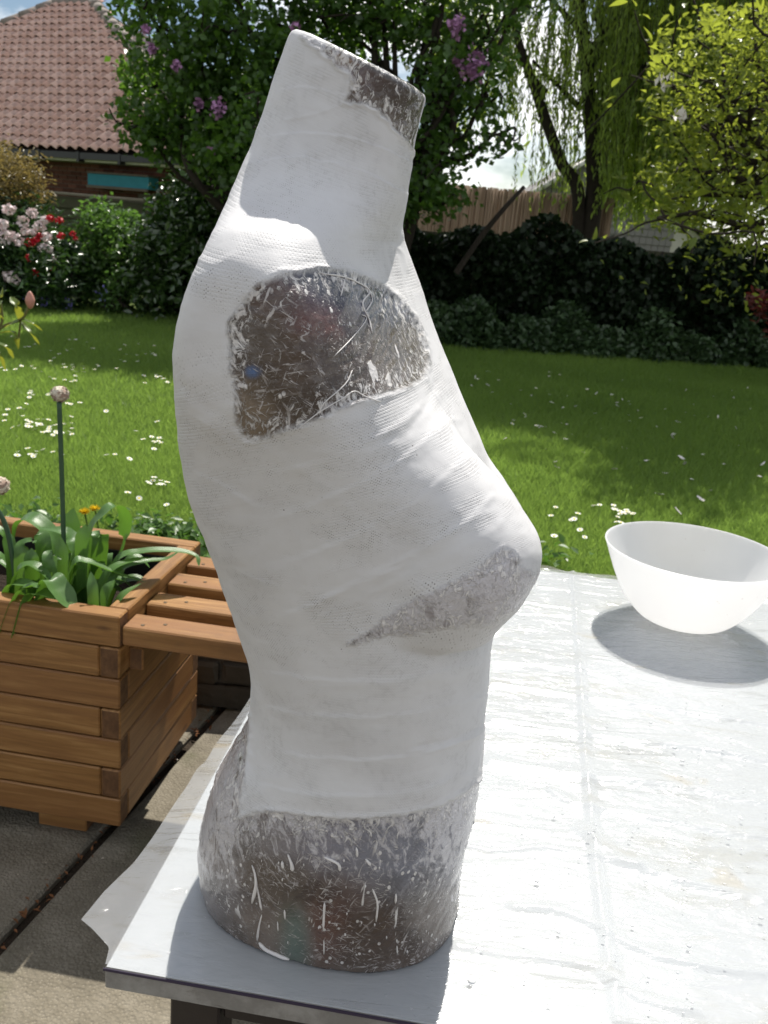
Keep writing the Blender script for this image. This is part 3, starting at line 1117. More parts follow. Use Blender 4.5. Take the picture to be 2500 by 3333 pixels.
# daisy mesh
V, Fc, mi = [], [], []
for k in range(11):
    a = k / 11 * 6.283
    for da, r in ((-.2, .004), (-.22, .012), (.22, .012), (.2, .004)):
        V.append((math.cos(a + da) * r, math.sin(a + da) * r, .05 + (.002 if r > .01 else 0)))
    Fc.append((4 * k, 4 * k + 1, 4 * k + 2, 4 * k + 3))
    mi.append(0)
o_ = len(V)
for k in range(7):
    V.append((math.cos(k / 7 * 6.283) * .0045, math.sin(k / 7 * 6.283) * .0045, .0525))
Fc.append(tuple(range(o_, o_ + 7)))
mi.append(1)
o_ = len(V)
V += [(-.0012, 0, 0), (.0012, 0, 0), (.0012, 0, .05), (-.0012, 0, .05)]
Fc.append((o_, o_ + 1, o_ + 2, o_ + 3))
mi.append(2)
daisy_me = py_mesh('daisy', V, Fc)
for m_ in (MAT['white'], MAT['yellow'], MAT['weed']):
    daisy_me.materials.append(m_)
for p, i in zip(daisy_me.polygons, mi):
    p.material_index = i
cl = [(72, 913, 36, 9, 30), (97, 975, 28, 6, 10), (330, 940, 16, 8, 6), (332, 1035, 14, 8, 10), (255, 982, 20, 2, 3), (180, 790, 40, 8, 14), (345, 816, 20, 6, 10), (72, 850, 20, 5, 5), (140, 815, 18, 6, 6), (366, 1086, 2, 2, 1), (30, 795, 30, 6, 8),
      (350, 965, 10, 8, 3), (285, 1060, 8, 4, 2), (300, 770, 30, 8, 8), (150, 760, 50, 12, 8), (250, 900, 80, 30, 5), (120, 930, 30, 12, 10), (150, 870, 10, 4, 3),
      (1315, 1090, 10, 3, 4), (1340, 1102, 16, 3, 5), (1365, 1107, 12, 3, 8), (1235, 1112, 12, 4, 4), (1200, 1154, 3, 2, 1), (1268, 1142, 8, 5, 2), (1340, 1125, 6, 4, 3), (1190, 1100, 6, 8, 2), (1080, 810, 80, 12, 8), (1180, 900, 80, 30, 6), (1300, 860, 100, 20, 8), (1190, 1240, 20, 4, 0),
      (420, 1105, 10, 4, 2), (240, 745, 60, 8, 8), (40, 745, 30, 8, 4), (60, 880, 30, 8, 6)]
dl = 'small white daisy with a yellow eye in the lawn'
for (x, y, sx, sy, k) in cl:
    for q in range(k):
        p = atz(rng.normal(x, sx), rng.normal(y, sy), LAWN_Z + .05)
        o = link('daisy', daisy_me, None, (p[0], p[1], LAWN_Z - .004 + rng.uniform(-.008, .004)), (rng.normal() * .15 - .1, rng.normal() * .15, rng.uniform(0, 6)))
        s_ = rng.uniform(.8, 1.15)
        o.scale = (s_, s_, 1)
        tag(o, dl, 'daisy', 'daisies in the lawn')
# fallen petals
V = [(-.012, 0, 0), (.0, -.004, .004), (.012, 0, 0), (-.016, .03, .008), (0, .03, .0), (.016, .03, .01), (-.008, .058, .02), (0, .062, .012), (.008, .058, .022)]
pet_me = py_mesh('fallen_petal', V, [(0, 1, 4, 3), (1, 2, 5, 4), (3, 4, 7, 6), (4, 5, 8, 7)], MAT['petal'], True)
pl = [(1470, 905), (1465, 937), (1455, 945), (1482, 990), (1475, 1000), (1522, 1082), (1478, 1110), (1432, 1068), (1330, 872), (1290, 850), (1380, 890), (1410, 860), (1500, 870), (1550, 900), (1590, 930), (1600, 960), (1440, 880),
      (1250, 880), (1210, 860), (1150, 850), (1100, 870), (1060, 850), (1300, 930), (1350, 960), (1400, 1000), (1560, 1000), (1620, 880), (1580, 860), (1240, 940), (1200, 990), (1180, 920), (1130, 900), (1030, 820), (1490, 850), (1540, 860)]
pl += [(rng.uniform(1010, 1650), rng.uniform(820, 1060)) for q in range(42)]
for k, (x, y) in enumerate(pl):
    if x < 930 + (y - 690) * .55:
        continue
    p = atz(x + rng.normal() * 4, y + rng.normal() * 3, LAWN_Z + .03)
    o = link('fallen_petal', pet_me, None, (p[0], p[1], LAWN_Z + .028), (rng.normal() * .35, rng.normal() * .35, rng.uniform(0, 6)))
    s_ = .62 if k < 8 else rng.uniform(.3, .5)
    o.scale = (s_, s_, s_)
    tag(o, 'fallen white magnolia petal curled on the shaded lawn', 'petal', 'petals fallen on the lawn')
# dandelions behind the planter
for k, (x, y, lb_) in enumerate(((183, 1108, 'yellow dandelion just left of the other behind the planter'), (205, 1101, 'yellow dandelion right of the arching leaf tip behind the planter'))):
    p = at(x, y, 2.42)
    e = empty('dandelion', (p[0] + .01, p[1], LAWN_Z))
    tag(e, lb_, 'dandelion', 'dandelions behind the planter')
    h = p[2] - LAWN_Z
    link('stem', tubes_mesh('stem', [(crv([(0, 0, 0), (.01, 0, h * .5), (-.01, 0, h)], 4), .0022)], MAT['weed'], 5), e)
    nn = 60
    a = rng.uniform(0, 6.28, nn)
    D = np.stack([np.cos(a), np.sin(a) - .5, rng.uniform(.1, 1, nn)], -1)
    link('flower_head', leaf_mesh('flower_head', np.array([-.01, 0, h]) + unit(D) * .009, .018, MAT['yellow'], wid=.22, dirs=D), e)
# weeds along the near edge of the lawn
wd = []
for (x, y, k) in ((330, 1150, 60), (360, 1165, 70), (400, 1175, 50), (420, 1160, 40), (300, 1140, 40), (440, 1240, 30), (460, 1200, 30), (1190, 1205, 20), (20, 1130, 40), (100, 1120, 30)):
    c = atz(x, y, LAWN_Z + .04)
    wd.append(c + rng.normal(size=(k * 2, 3)) * [.06, .04, .025])
wd = np.vstack(wd)
wd[:, 1] = np.maximum(wd[:, 1], 2.34)
tag(link('weeds', leaf_mesh('weeds', wd, rng.uniform(.025, .05, len(wd)), MAT['weed'], wid=.6, up=.7)), 'broad-leaved weeds along the near lawn edge behind the planter', 'weeds', kind='stuff')

# ------------------------------------------------------------------ planter bench
t = NT('stained_timber')
oi = t.n('ObjectInfo')
vm = t.n('VectorMath', operation='ADD')
t.put(vm.inputs[0], t.obj())
sc_ = t.n('VectorMath', operation='SCALE')
cx = t.n('CombineXYZ')
for i_ in range(3):
    t.put(cx.inputs[i_], oi.outputs['Random'])
t.put(sc_.inputs[0], cx.outputs[0])
sc_.inputs['Scale'].default_value = 13.7
t.put(vm.inputs[1], sc_.outputs[0])
g = t.noise(1.0, t.map(vm.outputs[0], (5, 90, 90)), 6, .65, .6)
g2 = t.noise(1.0, t.map(vm.outputs[0], (2.5, 16, 16)), 3, .5, .8)
kn = t.voro(1.0, t.map(vm.outputs[0], (5, 14, 14)))
c = t.ramp(g, (.25, (.115, .052, .015)), (.5, (.25, .122, .036)), (.75, (.41, .23, .085)))
c = t.mix(t.step(g2, .45, .75), c, (.22, .10, .035))
c = t.mix(t.step(kn, .13, .03), c, (.07, .03, .012))
c = t.mix(t.math('MULTIPLY', oi.outputs['Random'], .5), c, (.19, .085, .03))
c = t.mix(t.math('MULTIPLY', t.step(t.noise(7, detail=5, rough=.65), .5, .72), .4), c, (.11, .055, .025))
MAT['timber'] = t.done(t.bsdf(c, .48, t.bump(g, .35, .003), .4))
t = NT('end_grain')
c = t.ramp(t.noise(60, detail=5), (.3, (.075, .035, .015)), (.7, (.15, .075, .032)))
MAT['endgrain'] = t.done(t.bsdf(c, .7, t.bump(t.noise(120), .4, .002), .3))

HP = .536
cor = at(258, 1335, 1.62)
bench = empty('planter_bench', (cor[0], cor[1], 0), RT)
tag(bench, 'timber planter box with a slatted bench seat fixed to its side', 'planter')
BT = .042
Z0 = .052
CH = (HP - Z0) / 7
PW, PD = .80, .47                              # planter width (to the left) and depth


def board(name, L, H, T, mat, parent, loc, rz=0, bev=.003, end=True):
    """length along local x so that the grain follows it"""
    b = box_bm(0, L, 0, T, 0, H, bev)
    me = bm_mesh(name, b, mat)
    me.materials.append(MAT['endgrain'])
    for p in me.polygons:
        if abs(p.normal.x) > .9:
            p.material_index = 1
    return link(name, me, parent, loc, (0, 0, rz))


for r in range(7):
    z = Z0 + r * CH + .0015
    h = CH - .003
    j = random.uniform(-.0015, .0015)
    long_front = (r % 2 == 0)
    fx0, fx1 = (-PW, 0) if long_front else (-PW + BT + .001, -BT - .001)
    board('board', fx1 - fx0, h, BT, MAT['timber'], bench, (fx0, j, z))
    board('board', fx1 - fx0, h, BT, MAT['timber'], bench, (fx0, PD - BT + j, z))
    sy0, sy1 = (BT + .001, PD - BT - .001) if long_front else (0, PD)
    for x in (0, -PW + BT):
        board('board', sy1 - sy0, h, BT, MAT['timber'], bench, (x + j, sy0, z), math.pi / 2)
# feet
for x in (-.20, -PW + .1):
    for y in (.03, PD - .1):
        board('foot', .11, Z0 - .004, .07, MAT['timber'], bench, (x, y, .001))
# liner and soil
MAT['liner'] = simple('black_liner', (.012, .012, .014), .3, .5)
MAT['compost'] = simple('compost', (.025, .017, .011), .95, .2, .5, 40, 1, 80, .02)
for nm, dims in (('liner', (-PW + BT, -BT, BT, BT + .004, .2, HP - .02)), ('liner', (-PW + BT, -BT, PD - BT - .004, PD - BT, .2, HP - .035)), ('liner', (-BT - .004, -BT, BT + .004, PD - BT - .004, .2, HP - .012)), ('liner', (-PW + BT, -PW + BT + .004, BT + .004, PD - BT - .004, .2, HP - .03))):
    box(nm, dims, MAT['liner'], bench, 0)
box('compost', (-PW + BT + .006, -BT - .006, BT + .006, PD - BT - .006, .3, HP - .11), MAT['compost'], bench, 0)
# bench slats
SZ = HP - .022
SH, SWd = .041, .067
BL = 1.05
MAT['darkwood'] = simple('dark_stained_wood', (.07, .034, .014), .7, .3, .3, 12)
MAT['screw'] = simple('screw_head', (.16, .12, .08), .4, .5, Metallic=.6)
scv = bm_mesh('screw', box_bm(-.0035, .0035, -.0035, .0035, 0, .0012, .001), MAT['screw'])
for k in range(4):
    y = .004 + k * .1185
    sl_o = board('slat', BL, SH, SWd, MAT['timber'], bench, (.0035, y, SZ - SH))
    for sx in (.03, .032):
        pass
    for sx, sy in ((.035, .018), (.075, .034), (BL - .05, .02), (BL - .09, .04)):
        link('screw', scv, sl_o, (sx, sy, SH - .0002))
box('shade_board', (.004, BL - .01, .03, PD - .05, SZ - SH - .0125, SZ - SH - .0008), MAT['darkwood'], bench, .001)  # unseen board added under the slats to block sun through their gaps
board('joist', PD - .08, .05, .03, MAT['timber'], bench, (.036, .03, SZ - SH - .064), math.pi / 2)
board('joist', PD - .08, .05, .03, MAT['timber'], bench, (BL - .08, .03, SZ - SH - .064), math.pi / 2)
for y in (.035, PD - .1):
    board('leg', .05, SZ - SH - .068, .05, MAT['timber'], bench, (BL - .14, y, .001))

# ---- plants in the planter
MAT['strap'] = None
t = NT('strap_leaf')
wv = t.noise(1.0, t.map(t.attr('leafuv', 'Vector'), (90, 3, 1)), 3)
c = t.mix(wv, (.05, .125, .022), (.10, .205, .045))
c = t.mix(t.math('MULTIPLY', t.rnd(), .45), c, (.12, .22, .08))
tr_ = t.n('BsdfTranslucent')
t.put(tr_.inputs['Color'], (.16, .34, .03))
MAT['strap'] = t.done(t.mixsh(.3, t.bsdf(c, .35, t.bump(wv, .2, .002), .5), tr_.outputs[0]))


def strap(parent, pts, w, off=0.0, twist=0.0, name='leaf'):
    c = crv(pts, 9)
    n = len(c)
    T = unit(np.gradient(c, axis=0))
    side = np.cross(T, [0, 0, 1.0])
    if np.linalg.norm(side[n // 2]) < .05:
        side = np.tile([1.0, 0, 0], (n, 1))
    side[np.linalg.norm(side, axis=1) < .2] = side[n // 2]
    # keep the side vector consistent along the arch
    ref = side[n // 2]
    sgn = np.sign((side * ref).sum(1))
    side = unit(side * np.where(sgn == 0, 1, sgn)[:, None] + .3 * ref)
    N = np.cross(side, T)
    tw = np.linspace(-.3, 1, n) * twist
    S2 = side * np.cos(tw)[:, None] + N * np.sin(tw)[:, None]
    N2 = np.cross(S2, T)
    s = np.linspace(0, 1, n)
    ww = w * (.75 + .5 * s * (1 - s) * 2) * np.minimum(1, ((1 - s) / .35)) ** .6 * .5
    cols = np.array([-1, -.5, 0, .5, 1])
    V = c[:, None] + S2[:, None] * (cols[None, :, None] * ww[:, None, None]) + N2[:, None] * ((np.abs(cols) * .32)[None, :, None] * ww[:, None, None])
    V = V.reshape(-1, 3)
    i = (np.arange(n - 1)[:, None] * 5 + np.arange(4)[None]).reshape(-1)
    Fq = np.stack([i, i + 1, i + 6, i + 5], -1)
    lu = np.stack([np.tile(cols * .5, n), np.repeat(s, 5), np.zeros(5 * n)], -1)
    me = np_mesh(name, V, Fq, MAT['strap'], True, {'leafuv': ('FLOAT_VECTOR', lu)})
    return link(name, me, parent)


def W5(x, y, Y):                               # crop coordinates (origin 0,1100 src, 0.5425 src/px) -> world
    return at(x * .5425 / KD, (1100 + y * .5425) / KD, Y)


soil = HP - .11
Rz = Matrix.Rotation(RT, 3, 'Z')
plants = []
for lbl, (x, y) in (('allium with one tall closed flower head among broad strap leaves', (-.30, .28)), ('allium at the left end of the planter cut by the picture edge', (-.62, .20)), ('low clump of arching strap leaves at the right of the planter', (-.16, .20))):
    p = Rz @ Vector((x, y, 0)) + bench.location
    e = empty('allium', (p.x, p.y, soil))
    tag(e, lbl, 'plant', 'bulb plants in the planter')
    plants.append((e, np.array(e.location)))
# hand-placed leaves: crop px triples with distance
hand = [
    (0, [(520, 1400, 1.80), (540, 1200, 1.81), (620, 1060, 1.82), (695, 1012, 1.84), (745, 1090, 1.86), (735, 1230, 1.87), (690, 1350, 1.87)], .036),
    (0, [(430, 1420, 1.86), (425, 1250, 1.87), (430, 1110, 1.88), (440, 1020, 1.89)], .045),
    (2, [(380, 1500, 1.72), (440, 1380, 1.72), (520, 1350, 1.73), (660, 1400, 1.75), (880, 1470, 1.79)], .036),
    (2, [(600, 1480, 1.78), (700, 1350, 1.80), (850, 1290, 1.82), (1050, 1285, 1.84), (1170, 1310, 1.85), (1195, 1370, 1.84)], .034),
    (0, [(300, 1400, 1.86), (330, 1250, 1.86), (200, 1095, 1.87), (110, 1120, 1.88), (80, 1250, 1.88)], .05),
    (1, [(70, 1600, 1.72), (100, 1430, 1.72), (180, 1365, 1.73), (270, 1420, 1.72), (320, 1500, 1.71)], .034),
    (0, [(500, 1400, 1.79), (500, 1250, 1.79), (515, 1115, 1.80)], .034),
    (0, [(370, 1480, 1.76), (365, 1330, 1.76), (355, 1180, 1.77)], .03),
    (1, [(220, 1560, 1.68), (290, 1465, 1.68), (350, 1510, 1.67), (420, 1600, 1.66), (480, 1640, 1.66)], .05),
    (2, [(565, 1640, 1.68), (555, 1530, 1.68), (545, 1400, 1.70)], .022),
    (2, [(600, 1640, 1.69), (640, 1540, 1.70), (690, 1450, 1.72)], .03),
    (2, [(580, 1540, 1.74), (700, 1420, 1.78), (860, 1350, 1.82), (1000, 1330, 1.85), (1100, 1265, 1.87)], .03),
    (0, [(250, 1420, 1.80), (260, 1290, 1.80), (240, 1180, 1.81), (210, 1200, 1.81)], .034),
    (0, [(330, 1520, 1.74), (300, 1380, 1.74), (310, 1300, 1.75), (370, 1330, 1.75)], .03),
    (2, [(370, 1540, 1.70), (450, 1420, 1.71), (510, 1385, 1.72)], .036),
    (2, [(560, 1560, 1.72), (640, 1430, 1.75), (800, 1340, 1.79), (920, 1320, 1.81)], .028),
    (0, [(560, 1430, 1.84), (590, 1260, 1.84), (600, 1180, 1.85), (640, 1210, 1.85)], .045),
    (1, [(60, 1520, 1.80), (70, 1350, 1.80), (40, 1200, 1.81), (10, 1150, 1.81)], .03),
    (1, [(-20, 1560, 1.70), (60, 1500, 1.70), (150, 1480, 1.69), (250, 1500, 1.68)], .034),
    (1, [(0, 1640, 1.66), (110, 1540, 1.66), (200, 1490, 1.66), (230, 1500, 1.65)], .03),
    (1, [(100, 1640, 1.66), (190, 1560, 1.66), (260, 1545, 1.65), (330, 1570, 1.64)], .045),
    (2, [(610, 1660, 1.68), (720, 1570, 1.70), (850, 1470, 1.74)], .022),
    (0, [(410, 1400, 1.82), (450, 1290, 1.82), (420, 1200, 1.83), (360, 1160, 1.83), (230, 1140, 1.84)], .04),
    (0, [(200, 1500, 1.76), (190, 1360, 1.76), (190, 1260, 1.77)], .03),
    (1, [(120, 1480, 1.76), (130, 1330, 1.77), (150, 1230, 1.78), (240, 1215, 1.78)], .03),
    (2, [(640, 1500, 1.80), (760, 1360, 1.83), (830, 1320, 1.84), (900, 1380, 1.84)], .03),
]
for pi, pts, w in hand:
    e, eb = plants[pi]
    P = np.array([W5(*p) for p in pts]) - eb
    P[0, 2] = min(P[0, 2], .03)
    strap(e, P, w, twist=random.uniform(-.3, .3))
for pi, (e, eb) in enumerate(plants):
    for k in range(11):
        a = random.uniform(0, 6.28)
        L = random.uniform(.06, .15)
        h = random.uniform(.08, .17)
        dx, dy = math.cos(a), math.sin(a) * .7
        b0 = np.array([random.uniform(-.06, .06), random.uniform(-.05, .05), -.01])
        P = [b0, b0 + [dx * L * .3, dy * L * .3, h * .8], b0 + [dx * L * .75, dy * L * .75, h], b0 + [dx * L * 1.1, dy * L * 1.1, h * .7]]
        strap(e, np.array(P), random.uniform(.022, .036), twist=random.uniform(-.5, .5))
MAT['stalk'] = simple('allium_stalk', (.035, .08, .04), .45, .4, .2, 30)
t = NT('allium_bud')
c = t.mix(t.step(t.noise(70, detail=3), .4, .6), (.30, .21, .16), (.60, .55, .44))
MAT['bud'] = t.done(t.bsdf(c, .7, t.bump(t.voro(160), .8, .003), .3))


def allium_head(parent, c, r):
    bm = bmesh.new()
    bmesh.ops.create_icosphere(bm, subdivisions=4, radius=r)
    for v in bm.verts:
        q = v.co.normalized()
        v.co *= 1 + .10 * math.sin(q.x * 19 + q.z * 7) * math.sin(q.y * 17 + 1) * math.sin(q.z * 23)
        v.co.z *= .85
        v.co += Vector(c)
    link('flower_head', bm_mesh('flower_head', bm, MAT['bud'], True), parent)
    P = np.array(c) + unit(rng.normal(size=(90, 3))) * r * np.array([1.02, 1.02, .9])
    link('floret', leaf_mesh('floret', P, .008, MAT['bud'], wid=.5), parent)


for pi, base_, mid, top, r in ((0, (390, 1400, 1.80), (370, 800, 1.79), (355, 380, 1.78), .0175), (1, (120, 1480, 1.78), (50, 1180, 1.77), (-60, 960, 1.76), .021)):
    e, eb = plants[pi]
    P = np.array([W5(*base_), W5(*mid), W5(*top)]) - eb
    P[0, 2] = 0
    V, Fq = tube_arrays(crv(P, 10), .0052, 8)
    link('stalk', np_mesh('stalk', V, Fq, MAT['stalk'], True), e)
    hp_ = W5(360, 335, 1.78) if pi == 0 else W5(-8, 885, 1.76)
    if pi == 1:
        P = np.array([W5(*base_), W5(70, 1250, 1.77), W5(10, 1050, 1.77), hp_]) - eb
    allium_head(e, tuple(hp_ - eb), r)

# sprig with a fat bud, left foreground
spY = 2.7
sp = empty('rhododendron_sprig', (*at(-60, 900, spY)[:2], LAWN_Z))
tag(sp, 'yellow-green leafy sprig with one fat pink bud at the left edge', 'plant')
sb_ = np.array(sp.location)
spp = lambda x, y, Y=spY: at(x, y, Y) - sb_
tubes = []
for pts, r in (([(0, 0, 0), spp(-40, 800), spp(-5, 715), spp(45, 690), spp(62, 665)], .0045), ([spp(-5, 715), spp(5, 690), spp(0, 650)], .004), ([spp(45, 690), spp(42, 715), spp(40, 740)], .003)):
    c = crv(pts, 6)
    tubes.append((c, r))
link('stem', tubes_mesh('stem', tubes, simple('green_stem', (.12, .12, .03), .6), 6), sp)
bm = bmesh.new()
bmesh.ops.create_icosphere(bm, subdivisions=3, radius=1)
ax = unit(spp(66, 636) - spp(62, 665))
for v in bm.verts:
    z = v.co.z
    rr = 1 - .35 * z if z > 0 else 1 + .1 * z
    v.co = Vector((v.co.x * .014 * rr, v.co.y * .014 * rr, z * .026))
bc = spp(65, 648)
link('bud', bm_mesh('bud', bm, simple('pink_bud', (.42, .20, .15), .5, .4, .2, 60, .3, 90), True), sp, tuple(bc))
MAT['sprig'] = leafmat('sprig_leaf', (.10, .15, .03), (.16, .21, .04), (.4, .42, .04), .4, .35)
MAT['strap_keep'] = MAT['strap']
MAT['strap'] = MAT['sprig']
for a_, m_, b_, w in (((45, 690), (35, 660), (22, 640), .022), ((0, 650), (-10, 670), (8, 690), .02), ((50, 690), (70, 700), (92, 715), .014), ((0, 720), (30, 720), (40, 755), .018), ((45, 695), (65, 720), (86, 745), .016), ((-20, 740), (10, 750), (30, 775), .024),
                      ((-30, 760), (-5, 765), (12, 800), .02), ((-10, 700), (-5, 660), (6, 620), .02), ((45, 690), (25, 700), (10, 708), .016)):
    P = np.array([spp(*a_), spp(*m_, spY - .03), spp(*b_, spY - .01)])
    strap(sp, P, w * 1.25, twist=.5)
MAT['strap'] = MAT['strap_keep']

# ------------------------------------------------------------------ table
TZ = CAM_H - .614                              # height of the table top
TC = np.array([-.202, .617])                   # front left corner of the board
tb = empty('work_table', (TC[0], TC[1], 0), math.radians(-6.3))
tag(tb, 'table of white board on a dark steel frame under plastic sheeting', 'table')
TWd, TDp = 1.25, 1.12
t = NT('painted_board_edge')
n1 = t.noise(1.0, t.map(None, (30, 30, 160)), 5)
n2 = t.noise(16, detail=6, rough=.7)
c = t.mix(t.step(n2, .42, .62), (.19, .18, .165), (.28, .27, .25))
c = t.mix(t.step(t.noise(1.0, t.map(None, (18, 18, 90)), 5, .7), .60, .72), c, (.10, .085, .07))
MAT['board'] = t.done(t.bsdf(c, .6, t.bump(n1, .3, .002), .3))
MAT['boardtop'] = simple('white_board_face', (.56, .57, .58), .35, .4, .04, 6)
top = box('board_top', (0, TWd, 0, TDp, TZ - .024, TZ - .002), MAT['board'], tb, .0012)
top.data.materials.append(MAT['boardtop'])
for p in top.data.polygons:
    if p.normal.z > .9:
        p.material_index = 1
MAT['steel'] = simple('dark_steel', (.018, .013, .012), .45, .5, .4, 20, .2, 60)
box('fringe_strip', (-.0008, TWd, -.0012, -.0001, TZ - .0045, TZ - .002), simple('fringe_purple', (.03, .02, .045), .7), tb, 0)  # added strip that imitates the lens colour fringe along the board
for x in (.05, TWd - .095):
    for y in (.022, TDp - .07):
        box('leg', (x, x + .045, y, y + .045, .001, TZ - .0255), MAT['steel'], tb, .002)
box('rail', (.097, TWd - .097, .026, .062, TZ - .062, TZ - .0265), MAT['steel'], tb, .002)
box('rail', (.097, TWd - .097, TDp - .066, TDp - .03, TZ - .062, TZ - .0265), MAT['steel'], tb, .002)
box('rail', (.054, .09, .07, TDp - .073, TZ - .062, TZ - .0265), MAT['steel'], tb, .002)
box('rail', (TWd - .09, TWd - .054, .07, TDp - .073, TZ - .062, TZ - .0265), MAT['steel'], tb, .002)

# ---- plastic sheet
tr_ = math.radians(-6.3)
ca, sa = math.cos(tr_), math.sin(tr_)


def to_loc(P):
    q = np.asarray(P)[..., :2] - TC
    return np.stack([q[..., 0] * ca + q[..., 1] * sa, -q[..., 0] * sa + q[..., 1] * ca], -1)


# outline of the left hem and of the back hem in table coordinates, read from the photograph
hemL = to_loc(np.array([atz(x, y, TZ) for x, y in ((228, 2083), (236, 2050), (222, 2035), (200, 2012), (175, 1990), (225, 1925), (290, 1855), (330, 1800), (390, 1710), (450, 1630), (500, 1565), (545, 1500), (610, 1410))]))
hemB = to_loc(np.array([atz(x, y, TZ) for x, y in ((1050, 1212), (1165, 1215), (1230, 1221), (1300, 1240), (1400, 1250), (1500, 1262), (1600, 1280), (1645, 1300))]))
NU, NV = 330, 420
vv = np.linspace(0, 1, NV)
uu = np.linspace(0, 1, NU)
vl = vv * (TDp + .03)
hy, hx = hemL[:, 1].copy(), hemL[:, 0].copy()
lx = np.interp(vl, np.maximum.accumulate(hy + np.arange(len(hy)) * 1e-5), hx)
lx[vl > hy.max()] = hx[-1]
X = lx[:, None] + (TWd + .03 - lx)[:, None] * uu[None] ** 1.15
hb_y = np.interp(X, hemB[:, 0], hemB[:, 1], left=hemB[0, 1], right=hemB[-1, 1])
Yv = hb_y * vv[:, None]
lx2 = np.interp(Yv[:, 0], np.maximum.accumulate(hy + np.arange(len(hy)) * 1e-5), hx)
X = lx2[:, None] + (TWd + .03 - lx2)[:, None] * uu[None] ** 1.15


def vnoise(x, y, seed):
    r = np.random.default_rng(seed)
    G = r.random((64, 64))
    xi, yi = np.floor(x).astype(int), np.floor(y).astype(int)
    fx, fy = x - xi, y - yi
    fx, fy = fx * fx * (3 - 2 * fx), fy * fy * (3 - 2 * fy)
    g = lambda a, b: G[a % 64, b % 64]
    return (g(xi, yi) * (1 - fx) + g(xi + 1, yi) * fx) * (1 - fy) + (g(xi, yi + 1) * (1 - fx) + g(xi + 1, yi + 1) * fx) * fy


Zs = .0012 + .0016 * vnoise(X * 9 + 3, Yv * 13, 1) + .0012 * vnoise(X * 22, Yv * 40, 2) + .0005 * vnoise(X * 60, Yv * 90, 5)
near_body = np.exp(-(((X - .2) / .22) ** 2 + ((Yv - .12) / .2) ** 2))
Zs = Zs * (1 - .75 * near_body)


def seg_dist(px, py, poly):
    best = np.full(px.shape, 1e9)
    for (ax_, ay), (bx, by) in zip(poly[:-1], poly[1:]):
        dx, dy = bx - ax_, by - ay
        tt = np.clip(((px - ax_) * dx + (py - ay) * dy) / (dx * dx + dy * dy + 1e-12), 0, 1)
        best = np.minimum(best, np.hypot(px - ax_ - tt * dx, py - ay - tt * dy))
    return best


creases = [([(1236, 1215), (1250, 1400), (1262, 1600), (1275, 1750), (1290, 1900), (1310, 2040), (1335, 2212)], .006, .0035),
           ([(1000, 1830), (1060, 1842), (1110, 1840), (1180, 1836), (1260, 1850), (1380, 1880)], .005, .003),
           ([(1110, 1962), (1200, 1970), (1260, 1990), (1340, 2035), (1420, 2070), (1560, 2100), (1659, 2110)], .006, .004),
           ([(985, 2045), (1100, 2065), (1250, 2085), (1300, 2095)], .006, .003),
           ([(1190, 1712), (1240, 1740), (1360, 1760), (1500, 1790), (1659, 1815)], .007, .003),
           ([(1260, 1800), (1340, 1860), (1450, 1900), (1659, 1950)], .012, .004),
           ([(1060, 1435), (1160, 1440), (1240, 1452), (1330, 1470)], .004, .002),
           ([(1060, 1560), (1200, 1580), (1330, 1600), (1500, 1620), (1659, 1650)], .010, .004),
           ([(1060, 1480), (1200, 1500), (1400, 1530), (1659, 1570)], .008, .003),
           ([(1060, 1650), (1250, 1680), (1450, 1700), (1659, 1740)], .012, .004),
           ([(1300, 2110), (1400, 2170), (1500, 2190)], .006, .004),
           ([(990, 1780), (1090, 1790), (1180, 1800)], .005, .002),
           ([(1080, 1300), (1180, 1310), (1300, 1330)], .004, .002)]
for poly, w, h in creases:
    pl_ = to_loc(np.array([atz(x, y, TZ) for x, y in poly]))
    pl_ = crv(pl_, 5)
    dd = seg_dist(X, Yv, pl_)
    Zs += 1.0 * h * np.exp(-(dd / (w * .8)) ** 2)
# the part that hangs past the board
ovL = np.maximum(0, -X)
ovB = np.maximum(0, Yv - TDp)
rip = np.sin(Yv * 34 + vnoise(Yv * 8, X * 3, 9) * 9)
Zs = np.where(ovL > 0, .0012 - ovL * .12 + .0042 * rip * np.minimum(1, ovL / .03) + ovL * .25 * (vnoise(X * 20, Yv * 16, 4) - .5), Zs)
Zs = np.where(ovB > 0, .0015 - ovB * .25 - ovB ** 2 * 2 + .006 * np.sin(X * 50) * np.minimum(1, ovB / .03), Zs)
V = np.stack([X * ca - Yv * sa + TC[0], X * sa + Yv * ca + TC[1], TZ + Zs], -1).reshape(-1, 3)
i = (np.arange(NV - 1)[:, None] * NU + np.arange(NU - 1)[None]).reshape(-1)
Fq = np.stack([i, i + 1, i + NU + 1, i + NU], -1)
t = NT('plastic_sheet')
o_ = t.obj()
wv = t.noise(1.0, t.map(o_, (14, 42, 14), (0, 0, .1)), 4, .55, .9)
fine = t.noise(1.0, t.map(o_, (50, 140, 50), (0, 0, .08)), 4, .6, .8)
drops = t.voro(95, o_)
dm = t.math('MULTIPLY', t.step(drops, .16, .07), t.step(t.noise(6, o_, 3), .5, .62))
stain1 = t.math('MULTIPLY', t.step(t.noise(1.0, t.map(o_, (3, 14, 3), (0, 0, .12)), 5, .65, .6), .49, .66), t.step(t.noise(40, o_, 4), .35, .65))
crease_stain = t.math('MULTIPLY', t.step(t.noise(1.0, t.map(o_, (5, 60, 5), (0, 0, .13), (3, 1, 0)), 4, .6, 1.2), .53, .63), t.step(t.noise(4.2, o_, 2), .44, .58))
stain3 = t.step(t.noise(1.0, t.map(o_, (9, 22, 9), (0, 0, .1), (7, 2, 0)), 3, .5, .5), .64, .74)
c = t.mix(t.math('MULTIPLY', stain1, .8), (.57, .58, .59), (.36, .32, .23))
